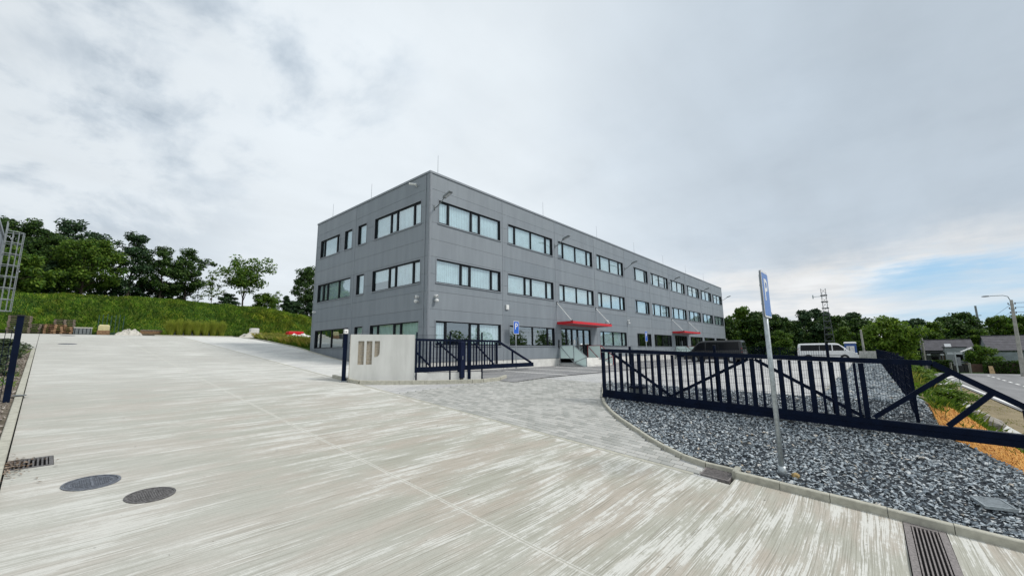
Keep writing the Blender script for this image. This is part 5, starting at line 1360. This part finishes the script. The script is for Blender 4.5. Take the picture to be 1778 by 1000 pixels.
# ---- blades
def blades(name,P,h,w,mat,seed,lean=.35,base=None):
    r=np.random.default_rng(seed); n=len(P); a=r.uniform(0,6.283,n); hh=h*r.uniform(.5,1.3,n) if np.isscalar(h) else h*r.uniform(.6,1.25,n)
    z=T(P[:,0],P[:,1])+ (base if base is not None else 0); ww=w*r.uniform(.6,1.4,n)
    dx,dy=np.cos(a),np.sin(a); l=r.normal(0,lean,n)*hh; m=r.normal(0,lean,n)*hh
    A=np.stack([P[:,0]-dx*ww,P[:,1]-dy*ww,z-.03],1); B=np.stack([P[:,0]+dx*ww,P[:,1]+dy*ww,z-.03],1)
    Cc=np.stack([P[:,0]+dx*ww*.5+l*.4,P[:,1]+dy*ww*.5+m*.4,z+hh*.6],1); D=np.stack([P[:,0]+l,P[:,1]+m,z+hh],1)
    V=np.stack([A,B,Cc,D],1).reshape(-1,3); i=np.arange(n)*4
    F=np.concatenate([np.stack([i,i+1,i+2],1),np.stack([i,i+2,i+3],1)])
    return stuff(npmesh(name,V,F,M[mat]))
# the wood across the road, behind the viewer: it shows only as reflections in the panes
def mirror_wood():
    r=np.random.default_rng(77); C=[]
    for k in range(26): C.append((-28+5.2*k+r.uniform(-2,2),-30-r.uniform(0,8),r.uniform(2.2,3.6),r.uniform(5.5,9.5)))
    Vs=[]
    for (x,y,rr,h) in C:
        n=900; d=r.normal(size=(n,3)); d/=np.linalg.norm(d,axis=1)[:,None]; q=r.random(n)**.4
        P=np.array([x,y,h*.52-.8])+d*np.stack([rr*q,rr*q,h*.5*q],1); u=r.normal(size=(n,3)); u/=np.linalg.norm(u,axis=1)[:,None]; v=np.cross(u,r.normal(size=(n,3))); v/=np.linalg.norm(v,axis=1)[:,None]
        s_=r.uniform(.2,.45,n)[:,None]; Vs.append(np.stack([P-u*s_,P-v*s_*.6,P+u*s_,P+v*s_*.6],1).reshape(-1,3))
    V=np.concatenate(Vs); stuff(npmesh('wood',V,np.arange(len(V)).reshape(-1,4),M['leaf_mid']))
mirror_wood()
def lumpz(P): return noise2(P[:,0],P[:,1],3,1.4)*.14*sm(50,54,P[:,1])
r=np.random.default_rng(21); n=90000
P=np.stack([r.uniform(-9,34,n),49.2+11.5*r.random(n)],1); cl=noise2(P[:,0],P[:,1],17,1.1); P=P[(cl>-1.1+.5*r.random(n))&~((P[:,0]<12.6)&(P[:,1]<50.0))]
blades('bank_grass',P,.15+.26*np.clip(noise2(P[:,0],P[:,1],18,.9)+.4,0,1),.035,'blade',22,.5,lumpz(P))
n=24000; P=np.stack([r.uniform(13.6,27,n),r.uniform(31.7,49.5,n)],1); P=P[(P[:,0]>13.72)&~((abs(P[:,0]-17.3)<1.5)&(abs(P[:,1]-44)<1.0))]
blades('meadow_grass',P,.16+.34*np.clip(noise2(P[:,0],P[:,1],19,.8)+.3,0,1),.022,'blade',23,.45)
n=9000; P=np.stack([13.85+3.2*r.random(n)**1.3,r.uniform(33,47.5,n)],1); P=P[noise2(P[:,0],P[:,1],61,1.2)>-.25]; blades('meadow_weeds',P,.5,.018,'blade_dry',24,.4)
n=14000; P=np.stack([13+54*r.random(n)**1.5,r.uniform(-3.25,-1.0,n)],1); k=noise2(P[:,0],P[:,1],20,1.0); P=P[(P[:,0]>18.2)&(k>-.35)]
blades('bank_grass',P,.12+.42*np.clip(noise2(P[:,0],P[:,1],26,.9),0,1),.022,'blade',25,.5)
n=6000; P=np.stack([17+50*r.random(n)**1.4,r.uniform(-3.2,-1.2,n)],1); P=P[noise2(P[:,0],P[:,1],27,1.3)>.05]; blades('bank_weeds',P,.42,.02,'blade_dry',28,.45)
n=5000; P=np.stack([14+55*r.random(n)**1.5,r.uniform(-5.3,-3.9,n)],1); P=P[noise2(P[:,0],P[:,1],29,2)>.1]; blades('verge_grass',P,.07,.012,'blade_dry',30,.6)
n=3500; P=np.stack([-.36-2.7*r.random(n),3+29*r.random(n)],1); P=P[noise2(P[:,0],P[:,1],31,1.6)>.25]; blades('bed_weeds',P,.18,.010,'blade',32,.5)
rr_=np.random.default_rng(51); n=1500; yy=rr_.uniform(-3.3,-1.05,n); P=np.stack([np.array([mat_x(v)[-1] for v in yy])+rr_.normal(-.1,.55,n),yy],1); blades('mat_weeds',P,.16,.010,'blade',52,.6,.04)
n=260; yy=rr_.uniform(-3.0,-1.2,n); P=np.stack([rr_.uniform(13.4,17,n),yy],1); P=P[noise2(P[:,0],P[:,1],53,2.5)>.35]; blades('mat_weeds',P,.10,.008,'blade',54,.6,.04)
# ---- low shrubs in the planted bed
for i,(x,y,s,lab) in enumerate([(-.95,27.5,.42,'grey green low shrub seen through the fence, highest up the planted bed'),(-1.25,24.0,.40,'grey green low shrub in the middle of the planted bed'),(-.95,21.2,.30,'small round shrub nearest the receiving post in the planted bed')]):
    tree('lav',x,y,lab,s,s*.62,i*2.0,'low shrubs in the planted bed','shrub','shrub')
for i,(x,y,s,lab) in enumerate([(21.5,-1.9,.55,'nearest yellow green bush on the road bank beyond the orange matting'),(26,-1.7,.62,'second yellow green bush along the road bank'),(31.5,-2.1,.7,'third yellow green bush along the road bank'),(39,-1.9,.8,'fourth yellow green bush along the road bank, beside the mesh fence'),(48,-2.4,.95,'big yellow green bush on the road bank near the bend of the gutter'),(57,-3.0,1.0,'farthest yellow green bush on the road bank')]):
    tree('bankbush',x,y,lab,s,s*.6,i*1.7,'bushes on the road bank','bush','bush')
# ---- ornamental grass clumps at the crest
def clump():
    g=np.random.default_rng(40); n=760; a=g.uniform(0,6.28,n); rr=.22*np.sqrt(g.random(n)); V=[];F=[]
    out=g.uniform(.03,.55,n); h=g.uniform(1.0,1.75,n)*(1-.25*out)
    for k in range(n):
        bx,by=rr[k]*math.cos(a[k]),rr[k]*math.sin(a[k]); b=a[k]+g.normal(0,.5); ox,oy=math.cos(b)*out[k],math.sin(b)*out[k]; w=.011; nx,ny=-math.sin(b)*w,math.cos(b)*w; i=len(V)
        for t,q in ((0,1),(.55,.9),(1,.25)):
            x=bx+ox*t**1.8; y=by+oy*t**1.8; z=h[k]*t-out[k]*.3*t**3
            V+=[(x-nx*q,y-ny*q,z),(x+nx*q,y+ny*q,z)]
        F+=[(i,i+1,i+3,i+2),(i+2,i+3,i+5,i+4)]
    o=npmesh('blades',V,F,M['blade_orn']); me=o.data; bpy.data.objects.remove(o); return me
CM=clump()
for k in range(7):
    x=7.75+.66*k; y=48.72+.05*(k%3); lab='tall yellow green ornamental grass clump at the driveway crest, '+['leftmost of the row','second from the left','third from the left','middle of the row','third from the right','second from the right','rightmost of the row'][k]
    g=thing('ornamental_grass',lab,'ornamental grass',(x,y,Tz(x,y)),'ornamental grasses at the crest',k*1.1); g.scale=(1,1,.95+.08*((k*7)%4)/3)
    o=bpy.data.objects.new('blades',CM); COL.objects.link(o); o.parent=g
# ---- clipped hedges across the road
def hedge(label,x0,x1,y0,y1,z0,z1,n,seed):
    g=np.random.default_rng(seed); h=thing('hedge',label,'hedge',((x0+x1)/2,(y0+y1)/2,z0),'clipped hedges across the road')
    MB().box(x0+.12,x1-.12,y0+.12,y1-.12,z0-.2,z1-.12).build('branches',M['bark'],h)
    f=g.integers(0,4,n); P=np.stack([g.uniform(x0,x1,n),g.uniform(y0,y1,n),g.uniform(z0,z1,n)],1)
    P[f==0,0]=x0; P[f==1,2]=z1; P[f==2,1]=y0; P[f==3,1]=y1; P+=g.normal(0,.05,P.shape)
    nn=g.normal(size=(n,3)); nn/=np.linalg.norm(nn,axis=1)[:,None]; u=np.cross(nn,g.normal(size=(n,3))); u/=np.linalg.norm(u,axis=1)[:,None]; v=np.cross(nn,u); s=g.uniform(.06,.14,n)[:,None]
    V=np.stack([P-u*s,P-v*s*.6,P+u*s,P+v*s*.6],1).reshape(-1,3)
    npmesh('foliage',V,np.arange(4*n).reshape(-1,4),M['hedge'],h)
zr=-.85
hedge('long clipped hedge beyond the road, right of the brown timber gate',77.0,78.0,-15.5,-10.62,zr,.62,4200,1)
hedge('short clipped hedge left of the dark bins beyond the road',80,80.9,-8.1,-6.2,zr,.62,2200,2)
# ================================================================== far side of the road
def pb(nm,g,r,mat,b=0): m=MB(); (m.bbox(*r,b) if b else m.box(*r)); return m.build(nm,M[mat],g)
def gable_house(label,x0,x1,y0,y1,zb,ze,zr,grp,chim=None,sky=()):
    """ridge along Y"""
    h=thing('house',label,'house',((x0+x1)/2,(y0+y1)/2,zb),grp); xm=(x0+x1)/2
    pb('wall',h,(x0,x1,y0,y1,zb,ze),'house')
    m=MB()
    for s in (-1,1):
        e=x0-.3 if s<0 else x1+.3; n=9
        for k in range(n):      # courses of slates lap down the slope
            t0,t1=k/n,(k+1)/n
            a=(xm+(e-xm)*t0,zr+(ze-.12-zr)*t0); b=(xm+(e-xm)*t1,zr+(ze-.12-zr)*t1)
            m.add([(a[0],y0-.25,a[1]),(a[0],y1+.25,a[1]),(b[0],y1+.25,b[1]+.03),(b[0],y0-.25,b[1]+.03),(b[0],y0-.25,b[1]-.03),(b[0],y1+.25,b[1]-.03)],[(0,1,2,3),(3,2,5,4)])
    rf=m.build('roof',M['slate'],h)
    m=MB()
    for y in (y0,y1): m.prism([(x0,ze),(x1,ze),(xm,zr-.08)],lambda a,b,d:(a,y+d,b),-.1,.1)
    m.build('gable',M['house'],h)
    MB().bar((xm,y0-.25,zr+.02),(xm,y1+.25,zr+.02),.2,.08).build('ridge',M['slate'],rf)
    for (y,z) in sky:
        t=(zr-z)/(zr-ze+.12); x=xm+(x0-.3-xm)*t
        q=MB(); q.add([(x-.05,y-.35,z+.02),(x-.05,y+.35,z+.02),(x+.75,y+.35,z+.62),(x+.75,y-.35,z+.62)],[(0,1,2,3)]); q.build('skylight',M['lamp'],rf)
    MB().bar((x0-.36,y0-.25,ze-.13),(x0-.36,y1+.25,ze-.13),.1,.1).build('gutter',M['frame'],h)
    for k in range(int((y1-y0)/1.6)):
        y=y0+.8+1.6*k; w=pb('window',h,(x0-.03,x0-.005,y-.4,y+.4,zb+1.0,min(zb+2.0,ze-.3)),'frame'); pb('pane',w,(x0-.04,x0-.031,y-.33,y+.33,zb+1.07,min(zb+1.93,ze-.37)),'carglass')
    return h
GH='houses across the road'
gable_house('low house with dark slate roof and skylight, left of the bushy tree',89.5,94,-11.4,-6.3,-.9,2.1,3.62,GH,sky=((-9.0,2.35),))
gable_house('long house with big dark slate roof behind the street lamp',92,98.5,-19.5,-13.4,-.9,2.0,4.1,GH)
o=thing('annexe','small grey rendered annexe with flat roof before the slate roofed house','building',(86.6,-9.2,-.9)); pb('wall',o,(86,87.6,-10.35,-8.2,-.9,2.40),'house'); pb('roof',o,(85.9,87.7,-10.45,-8.1,2.402,2.52),'slate')
w=pb('window',o,(85.96,85.995,-9.9,-9.2,.6,1.5),'frame'); pb('pane',w,(85.94,85.958,-9.82,-9.28,.68,1.42),'carglass')
o=thing('carport','dark open carport with pale lamps left of the grey annexe','carport',(88,-7.1,-.9)); pb('roof',o,(86.2,89.2,-8.15,-6.0,1.55,1.75),'frame')
for x,y in ((86.3,-8.05),(86.3,-6.1),(89.1,-8.05),(89.1,-6.1)): pb('post',o,(x-.06,x+.06,y-.06,y+.06,-.9,1.549),'brown')
for y in (-7.9,-6.5): pb('lamp',o,(86.1,86.19,y-.2,y+.2,1.3,1.52),'lamp')
o=thing('board_fence','pale grey board fence beyond the hedge, left of the street lamp','fence',(84,-12.2,-.9))
for k in range(23):
    y=-9.95-.2*k; pb('board',o,(84,84.03+.004*(k%2),y-.19,y,-.6,1.68+.01*(k%3)),'fencegrey')
for y in (-9.95,-11.5,-13.0,-14.55): pb('fence_post',o,(84.05,84.15,y-.05,y+.05,-.9,1.7),'frame')
pb('rail',o,(84.04,84.08,-14.5,-10,.2,.3),'frame')
o=thing('awning','white slanting awning above the grey board fence','awning',(83,-10,1.8)); m=MB(); m.add([(82.4,-9.4,1.75),(82.4,-10.55,2.32),(83.8,-10.55,2.36),(83.8,-9.4,1.79),(82.4,-9.4,1.80),(82.4,-10.55,2.40),(83.8,-10.55,2.44),(83.8,-9.4,1.84)],[(0,1,2,3),(4,5,6,7),(0,1,5,4),(1,2,6,5),(2,3,7,6),(3,0,4,7)]); m.build('sheet',M['white'],o)
MB().bar((82.45,-10.5,2.3),(82.45,-10.75,1.0),.05,.05).build('strut',M['galv'],o)
o=thing('yard_gate','brown timber yard gate between the hedge and the dark bins','gate',(78,-10,-.9))
for k in range(8): y=-9.52-.135*k; pb('board',o,(78,78.03,y-.13,y,-.72,.32),'brown')
for y in (-9.45,-10.63): pb('gate_post',o,(77.95,78.1,y-.06,y+.06,-.9,.45),'pole')
pb('rail',o,(78.031,78.08,-10.57,-9.5,.05,.15),'brown')
for k,y in enumerate((-8.25,-8.75,-9.2)):
    o=thing('waste_bin','dark waste bin beside the brown timber gate, '+['left one','middle one','right one nearest the gate'][k],'bin',(79,y,-.9),'waste bins across the road'); 
    m=MB(); m.prism([(-.24,0),(.24,0),(.29,1.0),(-.29,1.0)],lambda a,b,d:(79+d,y+a*.75,-.78+b),-.28,.28); m.build('body',M['blackplastic'],o); pb('lid',o,(78.68,79.32,y-.25,y+.25,.225,.30),'brown' if k==2 else 'blackplastic',.03)
    for s in (-.15,.15): MB().cyl((79.25,y+s-.03,-.70),(79.25,y+s+.03,-.70),.1,n=10).build('wheel',M['tyre'],o)
o=thing('bin_shelter','low flat roofed shelter over the dark bins','shelter',(79,-8.6,-.9)); pb('roof',o,(78.3,79.8,-9.4,-7.8,.50,.58),'frame')
for x,y in ((78.35,-9.35),(78.35,-7.85),(79.75,-9.35),(79.75,-7.85)): pb('post',o,(x-.04,x+.04,y-.04,y+.04,-.9,.499),'pole')
o=thing('board','tan board leaning against the hedge across the road','board',(76.4,-10.95,-.8)); m=MB(); m.add([(76.3,-10.75,-.80),(76.3,-11.2,-.80),(76.75,-11.15,.12),(76.75,-10.80,.12),(76.34,-10.75,-.80),(76.34,-11.2,-.80),(76.79,-11.15,.12),(76.79,-10.80,.12)],[(0,1,2,3),(4,5,6,7),(0,1,5,4),(1,2,6,5),(2,3,7,6),(3,0,4,7)]); m.build('panel',plain('tan_board',(.45,.31,.17),.8,var=.2),o); MB().bar((76.5,-10.9,-.3),(76.5,-11.05,-.3),.02,.05).build('cleat',M['brown'],o)
# street lamp on a concrete pole with cables
o=thing('street_lamp','concrete street lamp pole with long arm at the right edge','street lamp',(70,-12.25,-.8))
MB().cyl((70,-12.24,-.9),(70,-12.44,7.55),.20,.12,12).build('pole',M['pole'],o)
MB().tube([(70,-12.44,7.2),(70,-12.25,7.95),(70,-11.9,8.10),(70,-10.9,8.13)],.035,6).build('arm',M['steel'],o)
m=MB(); m.ball((70,-10.65,8.12),.12,.36,.08); m.build('lamp_head',M['steel'],o)
for k,(z,s) in enumerate(((7.05,.25),(6.55,.22),(6.05,.2))):
    b=MB().bar((70,-12.44-s,z),(70,-12.40+s,z),.06,.05).build('crossarm',M['steel'],o)
    for q in (-s,s): MB().cyl((70,-12.42+q,z+.03),(70,-12.42+q,z+.2),.045,n=8).build('insulator',M['insul'],b)
def wire(lab,a,b,sag,r=.018):
    m=MB(); P=[]
    for k in range(17):
        t=k/16; p=Vector(a)*(1-t)+Vector(b)*t; p.z-=sag*4*t*(1-t); P.append(p)
    m.tube(P,r,4); tag(m.build('power_line',M['frame']),lab,'power line','overhead lines from the street lamp pole')
wire('upper overhead line running from the lamp pole down to the far poles',(70,-12.5,7.2),(118,-12.3,5.2),.8)
wire('lower overhead line running from the lamp pole towards the far poles',(70,-12.6,6.6),(118,-13.5,4.4),.8)
wire('top overhead line leaving the lamp pole to the right',(70,-12.6,7.2),(64,-24,7.6),.25)
wire('middle overhead line leaving the lamp pole to the right',(70,-12.6,6.7),(64,-24,6.9),.25)
wire('lowest overhead line leaving the lamp pole to the right',(70,-12.55,6.2),(64,-24,5.9),.25)
def pole(lab,x,y,z0,z1,lean,r=.11,mat='pole',arm=True):
    g=thing('utility_pole',lab,'pole',(x,y,z0),'plain poles beyond the yard'); MB().cyl((x,y,z0-.3),(x,y+lean,z1),r*1.2,r*.8,8).build('shaft',M[mat],g)
    MB().cyl((x,y+lean,z1),(x,y+lean,z1+.06),r*.95,r*.6,8).build('cap',M[mat],g)
    if arm: MB().bar((x,y+lean-.35,z1-.25),(x,y+lean+.35,z1-.25),.06,.06).build('crossarm',M['steel'],g)
    return g
pole('grey pole beyond the yard corner right of the blue toilet',72,.55,.2,4.85,.06,.13,arm=False)
pole('slim concrete pole left of the slate roofed houses',84,-5.85,-.8,5.6,-.06,.13)
pole('thin pole standing between the black van and the parking sign post',66,15.6,1.3,4.0,.05,.06,arm=False)
# fence-side wall of white blocks beyond the fence corner
o=thing('block_wall','low pale block wall at the far corner of the yard behind the van','wall',(68.6,-.2,.6))
for k in range(3):
    for j in range(5): pb('block',o,(68.5,68.8,-1.2+.45*j+.22*(k%2),-.76+.45*j+.22*(k%2),.82+.42*k,1.235+.42*k),'plinth',.02)
M['mast']=plain('mast_steel',(.095,.105,.115),.6,var=.2)
# lattice mast
def lattice(lab,x,y,z0,z1,w0,w1,n,plat,mat='mast',r=.05,cat='lattice tower'):
    g=thing('lattice_tower',lab,cat,(x,y,z0)); L_=[MB() for _ in range(4)]
    W_=lambda z:w0+(w1-w0)*min(1,(z-z0)/((z1-z0)*.75))
    for k in range(n):
        a=z0+(z1-z0)*k/n; b=z0+(z1-z0)*(k+1)/n
        ca=[(x+sx*W_(a)/2,y+sy*W_(a)/2,a) for sx,sy in ((-1,-1),(1,-1),(1,1),(-1,1))]; cb=[(x+sx*W_(b)/2,y+sy*W_(b)/2,b) for sx,sy in ((-1,-1),(1,-1),(1,1),(-1,1))]
        for i in range(4):
            L_[i].bar(ca[i],cb[i],r*2,r*2); j=(i+1)%4
            L_[i].bar(ca[i],cb[j],r*1.2,r*1.2); L_[i].bar(ca[j],cb[i],r*1.2,r*1.2)
    for m in L_: m.build('lattice_side',M[mat],g)
    for z,hw in plat: m=MB(); m.box(x-hw,x+hw,y-hw,y+hw,z,z+.12); m.build('platform',M[mat],g)
    return g
t=lattice('tall lattice mast with many platforms rising behind the white van',83,4.65,.2,12.1,1.55,.62,16,[(3.6+1.05*k,.52-.012*k) for k in range(8)],r=.019)
MB().bar((83,5.0,10.9),(83,6.2,10.9),.07,.07).build('antenna_arm',M['galv'],t); MB().cyl((83,6.1,10.6),(83,6.1,11.2),.08,n=8).build('antenna',M['galv'],t)
t=lattice('distant slim pylon above the trees left of the street lamp',250,-34.7,0,19.0,3.2,.3,9,[],'steel',.14,'pylon')
for z,s in ((15.0,2.4),(12.2,3.0)): MB().bar((250,-34.7-s/2,z),(250,-34.7+s/2,z),.25,.25).build('crossarm',M['steel'],t)
# road sign seen from behind on the verge
o=thing('road_sign','grey backs of two road signs on a thin post on the verge beside the road','road sign',(44,-4.68,-.8)); MB().cyl((44,-4.68,-1),(44,-4.68,2.15),.04,n=8).build('post',M['galv'],o)
m=MB(); m.box(44.03,44.05,-5.05,-4.30,1.95,2.10); m.build('name_plate',M['galv'],o); m=MB(); m.box(44.05,44.07,-4.92,-4.55,1.15,1.75); m.build('sign_plate',M['signback'],o)
"""far bollard-like white marker beside the road edge"""
o=thing('marker','small white marker at the road edge beside the verge sign','marker',(52,-5.5,-.75)); m=MB(); m.cyl((52,-5.5,-.75),(52,-5.5,-.3),.16,.12,10); m.build('body',M['white'],o); MB().cyl((52,-5.5,-.30),(52,-5.5,-.26),.13,.05,10).build('cap',M['whiteplastic'],o)
# fence line rail hints: dark parked car behind the black van
